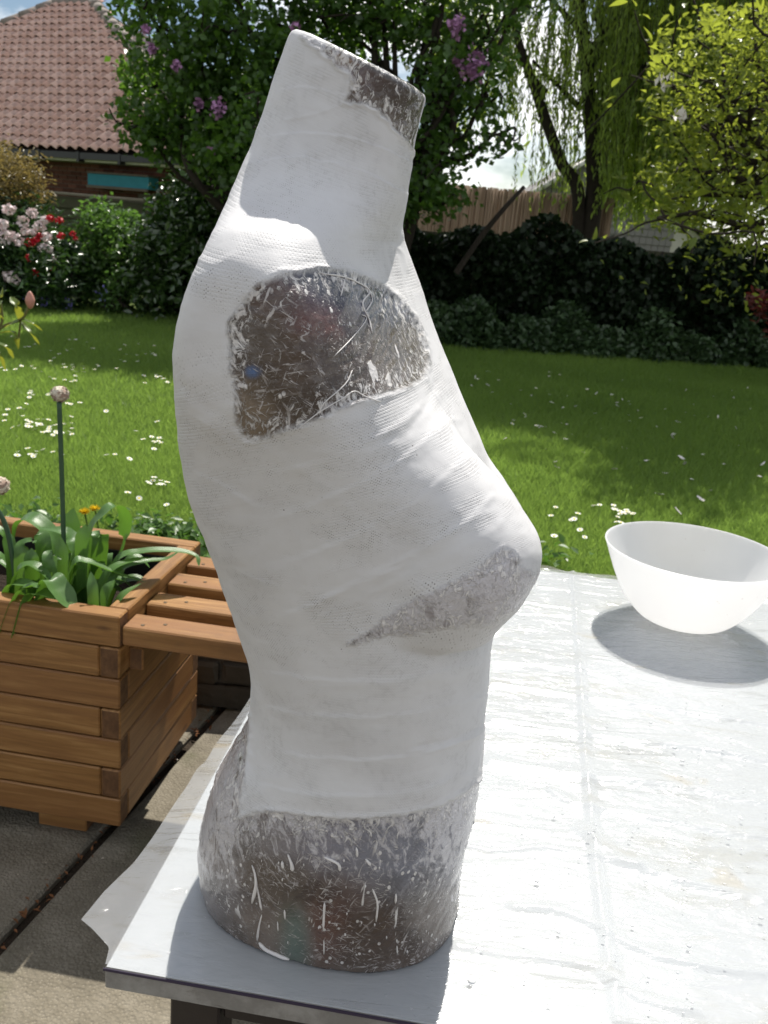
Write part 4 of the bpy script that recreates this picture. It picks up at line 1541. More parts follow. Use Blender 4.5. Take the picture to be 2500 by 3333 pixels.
c = t.mix(t.math('MULTIPLY', crease_stain, .75), c, (.24, .225, .20))  # thin grey dashes: crease shading painted in, mixed with stain streaks
c = t.mix(t.math('MULTIPLY', stain3, .85), c, (.50, .41, .27))
hh = t.math('ADD', t.math('MULTIPLY', wv, 1.0), t.math('ADD', t.math('MULTIPLY', fine, .3), t.math('MULTIPLY', dm, .35)))
nrm = t.bump(hh, .6, .005)
trl = t.n('BsdfTranslucent')
t.put(trl.inputs['Color'], (.7, .72, .74))
trp = t.n('BsdfTransparent')
t.put(trp.inputs['Color'], (.93, .95, .96))
pb = t.bsdf(c, .22, nrm, .5)
body = t.mixsh(.3, pb, trl.outputs[0])
gl = t.n('BsdfGlossy')
gl.inputs['Roughness'].default_value = .09
t.put(gl.inputs['Normal'], nrm)
body = t.mixsh(.14, body, gl.outputs[0])
MAT['sheet'] = t.done(t.mixsh(.56, body, trp.outputs[0]))
sh = link('plastic_sheet', np_mesh('plastic_sheet', V - [TC[0], TC[1], TZ], Fq, MAT['sheet'], True), None, (TC[0], TC[1], TZ))
tag(sh, 'creased translucent plastic sheet spattered with plaster covering the table', 'sheet')
sheetV = V.reshape(NV, NU, 3)

# droplets of water and plaster on the sheet
bm = bmesh.new()
bmesh.ops.create_icosphere(bm, subdivisions=1, radius=1)
dv = np.array([v.co[:] for v in bm.verts])
df = np.array([[v.index for v in f.verts] for f in bm.faces])
bm.free()
nd = 150
cen = []
while len(cen) < nd:
    x, y = rng.uniform(1000, 1659), rng.uniform(1300, 2212)
    if rng.random() < .3:
        x, y = rng.normal(1500, 120), rng.normal(1700, 160)
    p = atz(x, y, TZ)
    l = to_loc(p[None])[0]
    if 0 < l[0] < TWd and 0 < l[1] < TDp - .05:
        iu = int(np.clip(np.searchsorted(X[int(np.clip(l[1] / (TDp + .03) * NV, 0, NV - 1))], l[0]), 0, NU - 1))
        iv_ = int(np.clip(np.searchsorted(Yv[:, iu], l[1]), 0, NV - 1))
        cen.append((p[0], p[1], sheetV[iv_, iu, 2]))
cen = np.array(cen)
rad = rng.uniform(.0006, .0018, nd) * np.where(rng.random(nd) < .12, 1.8, 1)
V = (dv[None] * np.stack([rad * rng.uniform(.8, 1.5, nd), rad, rad * .22], -1)[:, None] + cen[:, None]).reshape(-1, 3)
Fd = (df[None] + (np.arange(nd) * len(dv))[:, None, None]).reshape(-1, 3)
t = NT('water_drop')
MAT['drop'] = t.done(t.bsdf((.66, .67, .68), .06, None, .5, **{'Coat Weight': 1.0}))
tag(link('water_drops', np_mesh('water_drops', V, Fd, MAT['drop'], True)), 'scattered drops of milky water on the plastic sheet', 'drops', kind='stuff')

# ------------------------------------------------------------------ bowl
BC = np.array([.534, 1.481])
bh, brm, bbs = .132, .150, .062
prof = [(.0, .004), (.030, .0035), (.050, .0035), (bbs, .005), (.078, .012), (.094, .027), (.110, .048), (.124, .072), (.136, .098), (.145, .120), (brm, bh), (brm + .0006, bh + .0012), (brm - .0012, bh + .0016), (brm - .0028, bh), (.142, .118), (.133, .097), (.121, .072), (.107, .049), (.091, .029), (.075, .0155), (.058, .009), (.03, .0075), (0, .0072)]
pr = crv([(a, b, 0) for a, b in prof], 3)[:, :2]
NS = 96
a = np.linspace(0, 2 * np.pi, NS, endpoint=False)
V = np.stack([pr[:, 0][:, None] * np.cos(a), pr[:, 0][:, None] * np.sin(a), np.repeat(pr[:, 1][:, None], NS, 1)], -1).reshape(-1, 3)
i = np.arange(len(pr) - 1)[:, None] * NS
j = np.arange(NS)[None]
jn = (j + 1) % NS
Fq = np.stack([i + j, i + jn, i + NS + jn, i + NS + j], -1).reshape(-1, 4)
t = NT('white_plastic')
sm_ = t.step(t.noise(5, detail=5, rough=.6), .45, .75)
c = t.mix(t.math('MULTIPLY', sm_, .5), (.82, .82, .82), (.74, .72, .69))
spk = t.math('MULTIPLY', t.step(t.voro(60), .10, .05), t.step(t.noise(9), .55, .6))
c = t.mix(spk, c, (.35, .25, .2))
pb = t.bsdf(c, .28, t.bump(t.noise(14, detail=3), .04, .004), .5)
trl = t.n('BsdfTranslucent')
t.put(trl.inputs['Color'], (.92, .92, .92))
MAT['bowl'] = t.done(t.mixsh(.56, pb, trl.outputs[0]))
bo = link('bowl', np_mesh('bowl', V, Fq, MAT['bowl'], True), None, (BC[0], BC[1], TZ + .0015))
tag(bo, 'white plastic mixing bowl standing at the back right of the table', 'bowl')

# ------------------------------------------------------------------ mannequin torso
YC = .735
PSI = math.radians(12)
e1 = np.array([math.cos(PSI), -math.sin(PSI), 0])      # towards the chest
e2 = np.array([math.sin(PSI), math.cos(PSI), 0])       # away from the camera
B0 = np.array([-.02, YC, TZ + .002])
backc = np.array([(641, 66), (634, 74), (628, 85), (605, 150), (580, 225), (562, 280), (540, 335), (520, 380), (500, 425), (480, 470), (460, 520), (440, 556), (425, 590), (408, 630), (395, 670), (386, 715), (380, 770), (382, 830), (386, 900), (392, 960), (402, 1020), (413, 1070), (430, 1120), (450, 1165), (470, 1215), (490, 1275), (510, 1330), (528, 1385), (540, 1420), (547, 1470), (546, 1530), (541, 1570), (528, 1605), (502, 1640), (480, 1675), (460, 1715), (445, 1760), (432, 1810), (427, 1850), (428, 1880), (440, 1925)], float)
frontc = np.array([(880, 180), (917, 208), (905, 250), (893, 300), (885, 350), (878, 400), (870, 450), (865, 490), (868, 520), (880, 555), (895, 590), (912, 640), (928, 690), (945, 740), (965, 790), (990, 850), (1010, 895), (1040, 950), (1070, 1000), (1095, 1045), (1120, 1090), (1145, 1130), (1160, 1160), (1167, 1190), (1165, 1215), (1155, 1245), (1140, 1275), (1115, 1305), (1085, 1328), (1064, 1348), (1058, 1375), (1053, 1420), (1049, 1480), (1042, 1550), (1041, 1600), (1037, 1650), (1034, 1690), (1024, 1753), (1003, 1824), (995, 1887), (990, 1946), (978, 2010)], float)
fb = [(x, y) for x, y in frontc if y < 800] + [(990, 850), (1010, 895), (1034, 950), (1048, 1010), (1054, 1080), (1056, 1150), (1058, 1230), (1061, 1300)] + [(x, y) for x, y in frontc if y > 1340]
frontb = np.array(fb, float)
LX = lambda y: np.interp(y, backc[:, 1], backc[:, 0])
RX = lambda y: np.interp(y, frontc[:, 1], frontc[:, 0])
RXb = lambda y: np.interp(y, frontb[:, 1], frontb[:, 0])
# heights of the ring ends; the neck rings tilt
zbT, zfT = at(638, 74, YC)[2] - B0[2], at(915, 208, YC - .02)[2] - B0[2]
Z_N = .60
NR = 150
zz = np.concatenate([np.linspace(0, Z_N, 110, endpoint=False), np.zeros(40)])
tn = np.concatenate([np.zeros(110), np.linspace(0, 1, 40)])
zB = np.where(np.arange(NR) < 110, zz, Z_N + (zbT - Z_N) * tn)
zF = np.where(np.arange(NR) < 110, zz, Z_N + (zfT - Z_N) * tn)
zm = (zB + zF) / 2
key_w = np.array([(0, .098), (.03, .106), (.08, .116), (.115, .121), (.17, .122), (.22, .116), (.28, .121), (.32, .127), (.36, .136), (.42, .148), (.455, .158), (.48, .170), (.50, .178), (.56, .184), (.582, .174), (.60, .148), (.616, .112), (.63, .083), (.645, .066), (.665, .056), (.70, .051), (.77, .050)])
bw = np.interp(zm, key_w[:, 0], key_w[:, 1])
ker = np.exp(-np.linspace(-2, 2, 9) ** 2)
ker /= ker.sum()
smo = lambda a: np.convolve(np.pad(a, 4, mode='edge'), ker, 'valid')
bw = smo(smo(smo(bw)))
ex = np.interp(zm, [0, .05, .22, .36, .45, .57, .61, .67, .76], [2.35, 2.4, 2.2, 2.3, 2.9, 3.1, 2.4, 2.1, 2.05])
# breast lobe radius per ring (0 where there is none)
zc, zt = .322, .505
lob = np.interp(zz, [zc - .012, zc - .002, zc + .022, zc + .05, .42, .46, zt], [.03, .050, .062, .066, .060, .052, .045])
has = (np.arange(NR) < 110) & (zz > zc - .010) & (zz < zt)
xb = np.full(NR, -.12)
xf = np.full(NR, .12)
lf_ = np.full(NR, .12)
TH = np.linspace(0, 2 * np.pi, 120, endpoint=False)


def ring_pts(xb, xf, lf_, th, lf_far=None):
    lf_far = lf_ if lf_far is None else lf_far
    """(NR', len(th), 3) in world coordinates"""
    a = (xf - xb) / 2
    cx = (xf + xb) / 2
    ct, st = np.cos(th)[None], np.sin(th)[None]
    k = len(xb)
    A_, B_, E_ = a[:, None], P_bw[:, None], P_ex[:, None]
    r = ((np.abs(ct) / A_) ** E_ + (np.abs(st) / B_) ** E_) ** (-1 / E_)
    for s in (-1, 1):
        R_ = P_lob[:, None]
        lcx, lcy = ((lf_ if s < 0 else lf_far) - P_lob - cx)[:, None], s * np.full((k, 1), .058)
        dotp = lcx * ct + lcy * st
        crs = lcx * st - lcy * ct
        disc = R_ ** 2 - crs ** 2
        rl = np.where(disc > 0, dotp + np.sqrt(np.maximum(disc, 0)), -1)
        rl = np.where(P_has[:, None] & (rl > 0), rl, 0)
        kk = .010
        sm2 = (r + rl + np.sqrt((r - rl) ** 2 + kk * kk)) / 2
        r = np.where(rl > 0, sm2 - kk * .12, np.where(P_has[:, None], r, r))
    px, py = r * ct, r * st
    # flat arm stump: squeeze the side towards a plane
    lim = .176
    py = np.where(np.abs(py) > lim - .012, np.sign(py) * (lim - .012 + .012 * np.tanh((np.abs(py) - lim + .012) / .012)), py)
    L = (zB_ - zF_)
    zloc = (zF_ + zB_)[:, None] / 2 - (px / np.maximum(A_, 1e-4)) * (L[:, None] / 2)
    return B0 + (cx[:, None] + px)[..., None] * e1 + py[..., None] * e2 + zloc[..., None] * np.array([0, 0, 1.0])


P_bw, P_ex, P_lob, P_has, zB_, zF_ = bw, ex, lob, has, zB, zF
ALL_F = np.zeros(NR, bool)
for it in range(14):
    P_has = np.zeros(NR, bool)
    R_ = ring_pts(xb, xf, lf_, TH)
    x_, y_ = proj(R_.reshape(-1, 3))
    x_, y_ = x_.reshape(NR, -1), y_.reshape(NR, -1)
    il, ir = x_.argmin(1), x_.argmax(1)
    k = np.arange(NR)
    sc = .72 / 1971
    xb += .8 * (LX(y_[k, il]) - x_[k, il]) * sc
    xf += .8 * (RXb(y_[k, ir]) - x_[k, ir]) * sc
    if it in (8, 11):
        xb, xf = smo(xb), smo(xf)
P_has = has
FAR = np.sin(TH) > .02
lf_far = lf_.copy()
for it in range(20):
    R_ = ring_pts(xb, xf, lf_, TH, lf_far)
    x_, y_ = proj(R_.reshape(-1, 3))
    x_, y_ = x_.reshape(NR, -1), y_.reshape(NR, -1)
    ir = x_.argmax(1)
    xn = np.where(FAR[None], -1e9, x_)
    ir = xn.argmax(1)
    lf_ += np.where(has, .8 * (RX(y_[k, ir]) - x_[k, ir]) * sc, 0)
    xq = np.where(FAR[None], x_, -1e9)
    ir = xq.argmax(1)
    lf_far += np.where(has, np.minimum(.8 * (RX(y_[k, ir]) - 6 - x_[k, ir]) * sc, lf_ - lf_far), 0)
# dense loft
ND, NT_ = 560, 460
s0, s1 = np.arange(NR), np.linspace(0, NR - 1, ND)
ip = lambda a: np.interp(s1, s0, a)
P_bw, P_ex, P_lob, zB_, zF_ = ip(bw), ip(ex), ip(lob), ip(zB), ip(zF)
P_has = ip(has.astype(float)) > .5
lfd = ip(lf_)
hi = np.where(has)[0]
fade = lambda z: .045 * np.clip((z - .40) / (zt - .40), 0, 1) ** 1.5
lfd = np.interp(s1, hi, smo(lf_[hi]) - fade(zz[hi]))
lff = np.interp(s1, hi, smo(lf_far[hi]) - fade(zz[hi]))
th = np.linspace(0, 2 * np.pi, NT_, endpoint=False)
th = th + .35 * np.cos(th)                      # more columns on the near side (-90 degrees)
W3 = ring_pts(ip(xb), ip(xf), lfd, th, lff)          # (ND, NT_, 3)
for q in range(8):
    W3[1:-1] = .25 * W3[:-2] + .5 * W3[1:-1] + .25 * W3[2:]
# normals
dU = np.roll(W3, -1, 1) - np.roll(W3, 1, 1)
dV = np.gradient(W3, axis=0)
NN = unit(np.cross(dU, dV))
IX, IY = proj(W3.reshape(-1, 3))
IX, IY = IX.reshape(ND, NT_), IY.reshape(ND, NT_)
face = (NN * unit(CAM - W3)).sum(-1)
near = face > -.12


def poly_sd(px, py, poly):
    poly = np.asarray(poly, float)
    d_ = seg_dist(px, py, list(map(tuple, poly)) + [tuple(poly[0])])
    ins = np.zeros(px.shape, bool)
    x1, y1 = poly[:, 0], poly[:, 1]
    x2, y2 = np.roll(x1, -1), np.roll(y1, -1)
    for a_, b_, c_, d2 in zip(x1, y1, x2, y2):
        if b_ == d2:
            continue
        ins ^= ((b_ > py) != (d2 > py)) & (px < (c_ - a_) * (py - b_) / (d2 - b_) + a_)
    return np.where(ins, d_, -d_)


stump_poly = [(497, 702), (506, 690), (530, 650), (560, 622), (610, 598), (680, 584), (740, 588), (800, 610), (850, 645), (890, 690), (914, 745), (918, 790), (910, 815), (880, 835), (830, 850), (780, 862), (730, 880), (700, 895), (655, 912), (630, 920), (600, 930), (575, 940), (540, 947), (522, 935), (515, 905), (512, 860), (503, 800), (497, 750)]
neck_poly = [(664, 84), (689, 102), (707, 120), (732, 141), (757, 156), (765, 177), (747, 220), (790, 224), (815, 238), (837, 264), (858, 285), (883, 312), (895, 330), (940, 250), (945, 190), (815, 100), (725, 60), (680, 45)]
bust_poly = [(755, 1388), (790, 1360), (860, 1312), (930, 1280), (1000, 1243), (1050, 1205), (1085, 1182), (1110, 1195), (1120, 1230), (1165, 1240), (1150, 1275), (1110, 1315), (1085, 1332), (1050, 1343), (960, 1352), (830, 1372)]
hip_poly = [(300, 1540), (543, 1551), (537, 1631), (522, 1728), (516, 1770), (579, 1749), (650, 1759), (713, 1766), (797, 1766), (881, 1757), (948, 1742), (1003, 1711), (1024, 1694), (1100, 1660), (1100, 2300), (300, 2300)]
sds = {}
for nm, pl_ in (('shoulder_patch', stump_poly), ('neck_patch', neck_poly), ('bust_patch', bust_poly), ('hip_band', hip_poly)):
    sds[nm] = np.where(near, poly_sd(IX, IY, pl_), -60)
zrel = W3[..., 2] - B0[2]
sds['hip_band'] = np.where(near, sds['hip_band'], (.085 - zrel) * 2800)
rag = (vnoise(IX / 9, IY / 9, 21) - .5) * 9 + (vnoise(IX / 23, IY / 23, 22) - .5) * 9
sd_all = np.maximum.reduce(list(sds.values()))
# plaster stands proud of the film, with a soft ragged lip, ridges and dents
lip = 1 / (1 + np.exp(np.clip((sd_all + rag * .7) / 2.2, -40, 40)))
soft = np.where(sds['bust_patch'] > -14, .35, 1.0)
disp = .0022 * (1 - (1 - lip) * soft) + .0012 * soft * np.exp(-((sd_all + rag * .6 + 5) / 5) ** 2) * (sd_all > -30)
ridges = [([(700, 1290), (800, 1238), (900, 1190), (1000, 1132), (1060, 1075)], 5, .0012), ([(880, 930), (915, 880), (935, 830)], 9, -.0012), ([(700, 975), (830, 935), (900, 890)], 7, .0007), ([(730, 970), (900, 930), (960, 860)], 10, -.0005),
          ([(880, 1622), (950, 1612), (1010, 1592), (1040, 1570)], 5, .0013), ([(900, 1608), (960, 1596), (1030, 1568)], 4, -.0009), ([(620, 262), (680, 250), (745, 228), (800, 228), (850, 262)], 4, .0006),
          ([(540, 420), (640, 425), (720, 430), (800, 460), (860, 510)], 6, .0005), ([(500, 420), (560, 390), (640, 350), (720, 320)], 9, .0005), ([(430, 560), (470, 575), (500, 560)], 5, .001), ([(560, 980), (640, 1150), (680, 1300)], 14, .0006),
          ([(640, 1000), (620, 1150), (650, 1330)], 18, -.0005), ([(780, 1375), (900, 1360), (1060, 1352)], 6, -.0010), ([(840, 530), (862, 545), (875, 585)], 5, .0010), ([(700, 1330), (820, 1270), (950, 1210), (1060, 1150), (1090, 1110)], 7, .0006),
          ([(480, 600), (470, 680), (475, 800), (490, 930)], 16, .0006), ([(830, 1395), (850, 1480), (845, 1600)], 10, .0004), ([(700, 1480), (850, 1470), (1040, 1455)], 6, .0004), ([(990, 1000), (1050, 1090), (1100, 1180)], 14, .0006)]
for poly, w, h in ridges:
    pl_ = crv([(a_, b_, 0) for a_, b_ in poly], 5)[:, :2]
    dd = seg_dist(IX, IY, [tuple(p) for p in pl_])
    disp += .6 * np.where(near, h * np.exp(-(dd / w) ** 2), 0) * np.clip(lip, 0, 1)
# overlapping bandage edges: a sharp step that fades along the strip
strips = [([(600, 1330), (760, 1262), (900, 1195), (1040, 1105)], .0011), ([(590, 1225), (740, 1160), (880, 1085), (1010, 985)], .0009), ([(580, 1120), (720, 1065), (850, 1000), (970, 905)], .0010), ([(560, 1030), (700, 985), (830, 930), (935, 850)], .0007),
          ([(560, 1445), (700, 1462), (860, 1460), (1050, 1425)], .0009), ([(560, 1520), (700, 1540), (870, 1538), (1045, 1500)], .0008), ([(555, 1610), (700, 1632), (880, 1628), (1038, 1580)], .0012), ([(545, 1690), (700, 1712), (860, 1708), (1030, 1662)], .0008),
          ([(560, 300), (680, 288), (800, 310), (885, 350)], .0008), ([(530, 360), (650, 345), (780, 372), (880, 420)], .0008), ([(590, 200), (660, 190), (740, 205)], .0006), ([(440, 620), (470, 700), (480, 800)], .0), ([(390, 880), (450, 905), (510, 960)], .0007), ([(400, 1000), (480, 1040), (560, 1090)], .0008), ([(470, 1200), (540, 1235), (600, 1260)], .0007)]
for poly, h in strips:
    pl_ = crv([(a_, b_, 0) for a_, b_ in poly], 6)[:, :2]
    sy = IY - np.interp(IX, pl_[:, 0], pl_[:, 1]) + 5 * (vnoise(IX / 30, IY / 300, int(poly[0][1])) - .5) + 3 * (vnoise(IX / 9, IY / 200, 7) - .5)
    wx = np.clip((IX - pl_[0, 0]) / 60, 0, 1) * np.clip((pl_[-1, 0] - IX) / 40 + .6, 0, 1) * (.4 + .9 * vnoise(IX / 55, IY / 400, int(poly[-1][1])))
    disp += np.where(near, h * wx * .5 * (1 + np.tanh(sy / 1.2)) * np.exp(-np.maximum(sy, 0) / 22), 0) * lip
lump = (vnoise(IX / 46, IY / 40, 31) - .5) * .0009 + (vnoise(IX / 15, IY / 13, 32) - .5) * .0003
disp += lump * np.where(near, 1, 0)
crk = np.abs(vnoise(IX / 14 + IY / 30, IY / 40, 41) - .5) * .0022 + np.abs(vnoise(IX / 6, IY / 9 + IX / 20, 42) - .5) * .0010
disp += (1 - lip) * crk
P3 = W3 + NN * disp[..., None]
# rounded neck top and closed ends
ctop = P3[-1].mean(0)
tin = []
up_n = unit(np.cross(P3[-1, 0] - P3[-1, NT_ // 2], P3[-1, NT_ // 4] - P3[-1, 3 * NT_ // 4]))
if up_n[2] < 0:
    up_n = -up_n
rimr = [(.985, .0022), (.95, .0040), (.88, .0048), (.6, .0048), (.25, .0045)]
for s_, h_ in rimr:
    tin.append(ctop + (P3[-1] - ctop) * s_ + up_n * h_)
bot = [B0 * [1, 1, 0] + [0, 0, B0[2]] + (P3[0] - B0 * 1.0) * np.array([s_, s_, 1]) for s_ in (.97, .5)]
bot = [np.concatenate([b_[:, :2], np.full((NT_, 1), B0[2] - .0008)], 1) for b_ in bot]
GR = np.concatenate([[bot[1]], [bot[0]], P3, np.array(tin)], 0)
def extg(a, lo, hi): return np.concatenate([np.full((2, NT_), lo), a, np.full((len(rimr), NT_), hi)], 0)
sdg = {k2: extg(v2, -60, -60) for k2, v2 in sds.items()}
sdg['hip_band'][:2] = 200
SDA = extg(sd_all, 200, -40)
SDA[-len(rimr):] = np.maximum(-40, sd_all[-1] - 8)
nR = GR.shape[0]
# how much dried plaster the film still carries, patch by patch
res = np.zeros_like(IX)
res = np.where(sds['bust_patch'] > -12, .82, res)
res = np.where(sds['neck_patch'] > -12, np.clip(.75 - (IX - 700) / 230, .05, .75), res)
res = np.where(sds['hip_band'] > -12, np.clip(.68 - (IY - 1755) / 380, .0, .68) + .25 * np.clip((560 - IX) / 100, 0, 1) * (IY < 1900) + .28 * np.clip((IX - 900) / 90, 0, 1) * (IY < 1950), res)
res = np.where(sds['shoulder_patch'] > -12, .08 + .35 * np.clip((IY - 760) / 120, 0, 1) * np.clip((IX - 560) / 150, 0, 1) + .25 * np.clip((610 - IY) / 30, 0, 1), res)
RES = extg(res, 0, .5)
pap = np.zeros(IX.shape + (3,)) + np.array([.105, .080, .064])
wsum = np.ones(IX.shape) * .35
pap *= .35
for (x, y, rx, ry, colr) in ((790, 655, 95, 40, (.050, .070, .135)), (690, 600, 60, 25, (.09, .115, .17)), (700, 690, 60, 30, (.135, .045, .032)), (590, 640, 60, 40, (.11, .065, .058)), (820, 755, 90, 45, (.045, .028, .019)), (560, 720, 45, 60, (.085, .07, .058)),
                             (650, 790, 70, 50, (.07, .046, .034)), (555, 880, 30, 60, (.20, .15, .10)), (620, 880, 40, 45, (.075, .052, .035)), (720, 830, 70, 40, (.085, .06, .044)), (880, 800, 40, 50, (.12, .10, .09)),
                             (640, 2015, 28, 45, (.10, .19, .165)), (695, 1995, 40, 50, (.14, .06, .045)), (860, 1830, 130, 70, (.20, .215, .27)), (700, 1815, 80, 50, (.22, .215, .265)), (590, 1800, 60, 40, (.20, .185, .19)), (600, 1900, 70, 50, (.085, .062, .046)), (560, 2010, 60, 40, (.17, .13, .10)),
                             (840, 2020, 120, 45, (.07, .045, .03)), (950, 2000, 50, 60, (.17, .145, .13)), (470, 1850, 45, 110, (.22, .20, .20)), (720, 1930, 60, 35, (.10, .062, .052)), (880, 140, 50, 60, (.065, .048, .042)), (755, 115, 22, 20, (.34, .21, .12)), (800, 160, 40, 25, (.12, .085, .09)),
                             (1080, 1240, 70, 50, (.36, .335, .35)), (900, 1320, 110, 45, (.32, .30, .31)), (547, 803, 9, 8, (.10, .24, .55))):
    w_ = 3 * np.exp(-((IX - x) / rx) ** 2 - ((IY - y) / ry) ** 2) * near * (4 if rx < 10 or 1200 < y < 1330 else 1)
    pap += w_[..., None] * np.array(colr)
    wsum += w_
pap /= wsum[..., None]
PAP = np.stack([extg(pap[..., q], .1, .1) for q in range(3)], -1)
i = (np.arange(nR - 1)[:, None] * NT_)
j = np.arange(NT_)[None]
jn = (j + 1) % NT_
FQ = np.stack([i + j, i + jn, i + NT_ + jn, i + NT_ + j], -1).reshape(-1, 4)
VV = GR.reshape(-1, 3) - B0
# local coordinates of the wrap for the gauze
xl = VV @ e1
zl = VV[:, 2]
alp = np.interp(zl, [0, .28, .32, .38, .50, .55, .60, .68], [.0, .0, .05, .42, .30, -.05, -.1, -.35])
ringth = np.tile(th, nR)
uarc = ringth * .14
wrap = np.stack([uarc, zl - (xl) * alp, np.zeros(len(zl))], -1)
e3 = np.array([0, 0, 1.0])
# full mesh for normals
full = np_mesh('full', VV, FQ, None, True)
vn = np.empty(len(VV) * 3, np.float32)
full.vertex_normals.foreach_get('vector', vn)
vn = vn.reshape(-1, 3)
fsd = {k2: v2.reshape(-1)[FQ].mean(1) for k2, v2 in sdg.items()}
owner = np.zeros(len(FQ), int)
names = ['plaster_shell', 'shoulder_patch', 'neck_patch', 'bust_patch', 'hip_band']
best = np.zeros(len(FQ))
for q, nm in enumerate(names[1:], 1):
    m_ = fsd[nm] > np.maximum(best, 0)
    owner[m_] = q
    best = np.where(m_, fsd[nm], best)

# --- torso material: plaster gauze over film-wrapped papier-mache
t = NT('plaster_and_film')
o_ = t.obj()
sdv = t.attr('patch')                             # distance into a bare patch, in mm-like units
wr = t.attr('wrap', 'Vector')
nA = t.noise(150, o_, 5, .65)
nB = t.noise(55, o_, 4, .6, .4)
edge = t.math('ADD', sdv, t.math('ADD', t.math('MULTIPLY', t.math('SUBTRACT', nA, .5), 16), t.math('MULTIPLY', t.math('SUBTRACT', nB, .5), 22)))
bare = t.step(edge, -8.0, 7.0)
# plaster side
sx = t.n('SeparateXYZ')
t.put(sx.inputs[0], wr)
K = 2 * math.pi / .0023
su = t.math('SINE', t.math('MULTIPLY', sx.outputs[0], K))
sv = t.math('SINE', t.math('MULTIPLY', sx.outputs[1], K))
weave = t.math('MULTIPLY', su, sv)
pres = t.step(t.noise(1.0, t.map(wr, (16, 34, 1)), 4, .6, .3), .40, .62)
holes = t.math('MULTIPLY', t.step(weave, .45, .85), pres)
hole2 = t.math('MULTIPLY', holes, t.step(t.noise(230, o_, 2), .5, .62))
rowsb = t.math('MULTIPLY', sv, t.math('MULTIPLY', pres, .12))
blot = t.noise(11, o_, 4, .6)
pc = t.ramp(blot, (.3, (.565, .562, .568)), (.52, (.61, .608, .615)), (.75, (.645, .645, .652)))
thin = t.math('MULTIPLY', t.step(t.noise(1.0, t.map(wr, (14, 90, 1)), 6, .7, .5), .52, .74), .22)
pc = t.mix(thin, pc, (.48, .455, .445))
pc = t.mix(t.math('MULTIPLY', hole2, .85), pc, (.12, .10, .09))
speck = t.math('MULTIPLY', t.step(t.voro(130, o_), .10, .055), t.step(t.noise(14, o_, 2), .60, .64))
pc = t.mix(t.math('MULTIPLY', speck, .8), pc, (.12, .10, .10))
# film side
zs = t.n('SeparateXYZ')
t.put(zs.inputs[0], o_)
blo = t.noise(13, t.map(o_, (1, 1, 1), (0, 0, 0), (3.3, 1.1, .4)), 3, .5, .3)
hue = t.noise(17, t.map(o_, (1, 1, 1), (0, 0, 0), (8, 2, 5)), 2, .5)
fc = t.ramp(blo, (.30, (.075, .060, .054)), (.46, (.135, .112, .098)), (.60, (.215, .195, .18)), (.8, (.29, .27, .25)))
fc = t.mix(.85, fc, t.attr('papier', 'Vector'))
fc = t.mix(t.math('MULTIPLY', t.step(hue, .52, .38), .55), fc, t.mix(.7, fc, (.02, .015, .012)))
# film wrinkles: glints painted as thin bright lines in several directions
w1 = t.noise(1.0, t.tilt(o_, (0, .75, 0), (260, 200, 42)), 4, .6, .8)
w2 = t.noise(1.0, t.tilt(o_, (0, .22, 0), (50, 200, 330)), 4, .6, .8)
w3 = t.noise(1.0, t.tilt(o_, (0, -.55, 0), (250, 200, 40)), 4, .6, .8)
ln = t.math('MAXIMUM', t.step(w1, .60, .70), t.math('MAXIMUM', t.step(w2, .61, .71), t.step(w3, .61, .71)))
ln = t.math('MULTIPLY', ln, t.step(t.noise(24, o_, 3), .40, .60))
fc = t.mix(t.math('MULTIPLY', ln, .6), fc, (.50, .47, .46))
milk = t.math('MULTIPLY', t.step(t.noise(1.0, t.map(o_, (40, 40, 22)), 5, .65, .8), .5, .72), .10)
fc = t.mix(milk, fc, (.52, .50, .50))
f1 = t.noise(1.0, t.tilt(o_, (0, 1.05, 0), (480, 400, 52)), 3, .6, .7)
f2 = t.noise(1.0, t.tilt(o_, (0, .28, 0), (56, 400, 520)), 3, .6, .7)
f3 = t.noise(1.0, t.tilt(o_, (0, -.35, 0), (440, 400, 46), (2, 1, 0)), 3, .6, .7)
fl_ = t.math('MAXIMUM', t.step(f1, .60, .66), t.math('MAXIMUM', t.step(f2, .61, .67), t.step(f3, .61, .67)))
fl_ = t.math('MULTIPLY', fl_, t.step(t.noise(30, o_, 3), .38, .55))
fc = t.mix(t.math('MULTIPLY', fl_, .75), fc, (.60, .57, .56))  # finer pale streaks, also painted glints of the crinkled film
res = t.attr('residue')
rsn = t.noise(1.0, t.tilt(o_, (0, .3, 0), (78, 75, 36)), 7, .70, 1.5)
rsf = t.math('MULTIPLY', t.step(t.math('ADD', rsn, t.math('MULTIPLY', res, .42)), .68, .84), .80)
fc = t.mix(rsf, fc, (.60, .585, .61))
# splashes of plaster: dense by the plaster's edge, drips and dots further in
sdp = t.math('MULTIPLY', sdv, 1.0)
den = t.math('MULTIPLY', t.math('SUBTRACT', 1.0, t.step(sdp, 0, 100)), .17)
spl = t.noise(1.0, t.map(o_, (120, 120, 80)), 6, .66, 1.4)
spl = t.step(t.math('ADD', spl, den), .655, .745)
dots = t.math('MULTIPLY', t.step(t.voro(130, t.map(o_, (1, 1, .7))), .22, .15), t.step(t.noise(20, o_, 2), .52, .58))
drip = t.math('MULTIPLY', t.step(t.noise(1.0, t.map(o_, (95, 95, 9)), 3, .5, .25), .66, .69), t.step(t.noise(13, o_, 2), .46, .54))
white = t.math('MAXIMUM', spl, t.math('MAXIMUM', dots, drip))
white = t.math('MULTIPLY', white, .9)
fc = t.mix(white, fc, (.72, .70, .69))
col = t.mix(bare, pc, fc)
crin = t.math('ADD', t.math('ADD', w1, w2), t.math('ADD', w3, t.math('MULTIPLY', white, .8)))
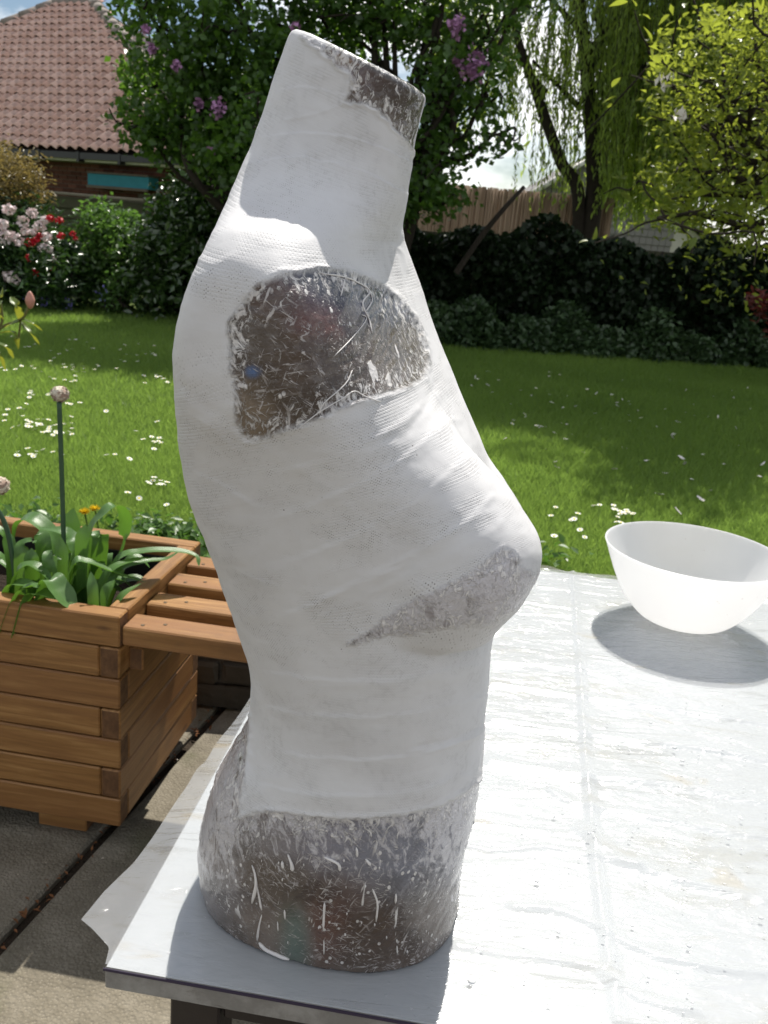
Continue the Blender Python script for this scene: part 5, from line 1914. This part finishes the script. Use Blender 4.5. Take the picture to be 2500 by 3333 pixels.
hp = t.math('ADD', t.math('MULTIPLY', t.noise(260, o_, 3), .25), t.math('SUBTRACT', t.math('ADD', rowsb, t.math('MULTIPLY', t.noise(70, o_, 3), .5)), t.math('MULTIPLY', holes, .7)))
hmix = t.n('Mix', data_type='FLOAT')
t.put(hmix.inputs[0], bare)
t.put(hmix.inputs[2], t.math('MULTIPLY', hp, .48))
t.put(hmix.inputs[3], t.math('ADD', t.math('MULTIPLY', crin, 1.0), t.math('MULTIPLY', fl_, .5)))
rg = t.n('Mix', data_type='FLOAT')
t.put(rg.inputs[0], t.math('MULTIPLY', bare, t.math('SUBTRACT', 1.0, t.math('MULTIPLY', white, .6))))
rg.inputs[2].default_value = .58
rg.inputs[3].default_value = .22
MAT['torso'] = t.done(t.bsdf(col, rg.outputs[0], t.bump(hmix.outputs[0], .8, .0013), .3, **{'Coat Weight': t.math('MULTIPLY', bare, .42), 'Coat Roughness': .09}))

man = empty('mannequin_torso', tuple(B0))
tag(man, 'headless armless mannequin torso coated in white plaster bandage on the table', 'mannequin')
allv = {}
for q, nm in enumerate(names):
    f = FQ[owner == q]
    if not len(f):
        continue
    used, inv = np.unique(f, return_inverse=True)
    me = np_mesh(nm, VV[used], inv.reshape(-1, 4), MAT['torso'], True, {'patch': ('FLOAT', SDA.reshape(-1)[used]), 'wrap': ('FLOAT_VECTOR', wrap[used]), 'residue': ('FLOAT', RES.reshape(-1)[used]), 'papier': ('FLOAT_VECTOR', PAP.reshape(-1, 3)[used])})
    me.normals_split_custom_set_from_vertices([tuple(v) for v in vn[used]])
    o = link(nm, me, man)
    lab = {'plaster_shell': None, 'shoulder_patch': 'brown film-wrapped arm stump left bare of plaster', 'neck_patch': 'bare dark patch at the neck cut', 'bust_patch': 'bare greyish strip under the bust', 'hip_band': 'bare film-wrapped band round the hips streaked with plaster drips'}[nm]
    if lab:
        o['label'] = lab

# strings and runs of plaster lying on the bare film
bvh = BVHTree.FromPolygons([Vector(v) for v in VV], [tuple(f) for f in FQ])
MAT['drip'] = simple('wet_plaster', (.70, .68, .67), .4, .5)


def drape(pts, n=5):
    c = crv([(a_, b_, 0) for a_, b_ in pts], n)[:, :2]
    out = []
    for x, y in c:
        d_ = ray(x, y)
        h = bvh.ray_cast(Vector(CAM - B0), Vector(d_).normalized())
        if h[0] is not None:
            out.append(np.array(h[0]) + np.array(h[1]) * .0004)
    return np.array(out)


for pts, r0, r1 in (([(688, 590), (740, 598), (775, 612), (798, 630), (782, 655), (796, 690), (803, 720)], .0012, .0009), ([(798, 630), (803, 650), (790, 672)], .0009, .0008), ([(745, 600), (735, 640)], .0011, .0007), ([(640, 930), (690, 890), (740, 860), (765, 845), (790, 858), (822, 868)], .0007, .0006),
                    ([(690, 895), (700, 870), (745, 830), (760, 800)], .0007, .0006), ([(720, 770), (760, 730), (790, 690), (780, 680)], .0007, .0005), ([(545, 1868), (552, 1890), (553, 1915), (545, 1950)], .0018, .0022), ([(556, 1915), (560, 1935), (566, 1965)], .0012, .0015),
                    ([(622, 1845), (630, 1865), (632, 1880)], .0018, .0024), ([(701, 1950), (700, 1975), (699, 2005)], .0022, .0014), ([(700, 2030), (700, 2060)], .0012, .0010), ([(610, 1860), (612, 1875)], .0026, .0020), ([(805, 1920), (815, 1950), (812, 1990)], .0018, .0012), ([(855, 1930), (854, 1950)], .0018, .0014),
                    ([(615, 1965), (616, 1985)], .0018, .0010), ([(566, 1975), (560, 2000), (556, 2030)], .0013, .0016), ([(700, 1850), (730, 1865), (735, 1880)], .0022, .0018), ([(790, 1855), (800, 1868)], .0022, .0018), ([(560, 2035), (575, 2050), (600, 2062), (625, 2072)], .004, .0025), ([(505, 2010), (500, 2040)], .0009, .0006),
                    ([(857, 2042), (858, 2058)], .0012, .001), ([(745, 2015), (746, 2020)], .0014, .0012), ([(770, 1830), (772, 1850)], .002, .0016), ([(600, 1990), (601, 2010)], .0012, .0009)):
    P = drape(pts)
    if len(P) > 2:
        k_ = len(P)
        V, Fq = tube_arrays(P, .62 * np.interp(np.linspace(0, 1, k_), [0, .12, .5, .88, 1], [.3 * r0, r0 * .8, (r0 + r1) * .45, r1 * 1.25, r1 * .5]), 7)
        link('plaster_run', np_mesh('plaster_run', V, Fq, MAT['drip'], True), man)
for k in range(26):
    x, y = rng.uniform(560, 930), rng.uniform(1850, 2060)
    P = drape([(x, y), (x, y + 2.5), (x, y + 5)], 3)
    if len(P) > 2:
        V, Fq = tube_arrays(P, np.array([.6, 1, .5]) * (.0004 + .0005 * rng.random()), 6)
        link('plaster_run', np_mesh('plaster_run', V, Fq, MAT['drip'], True), man)
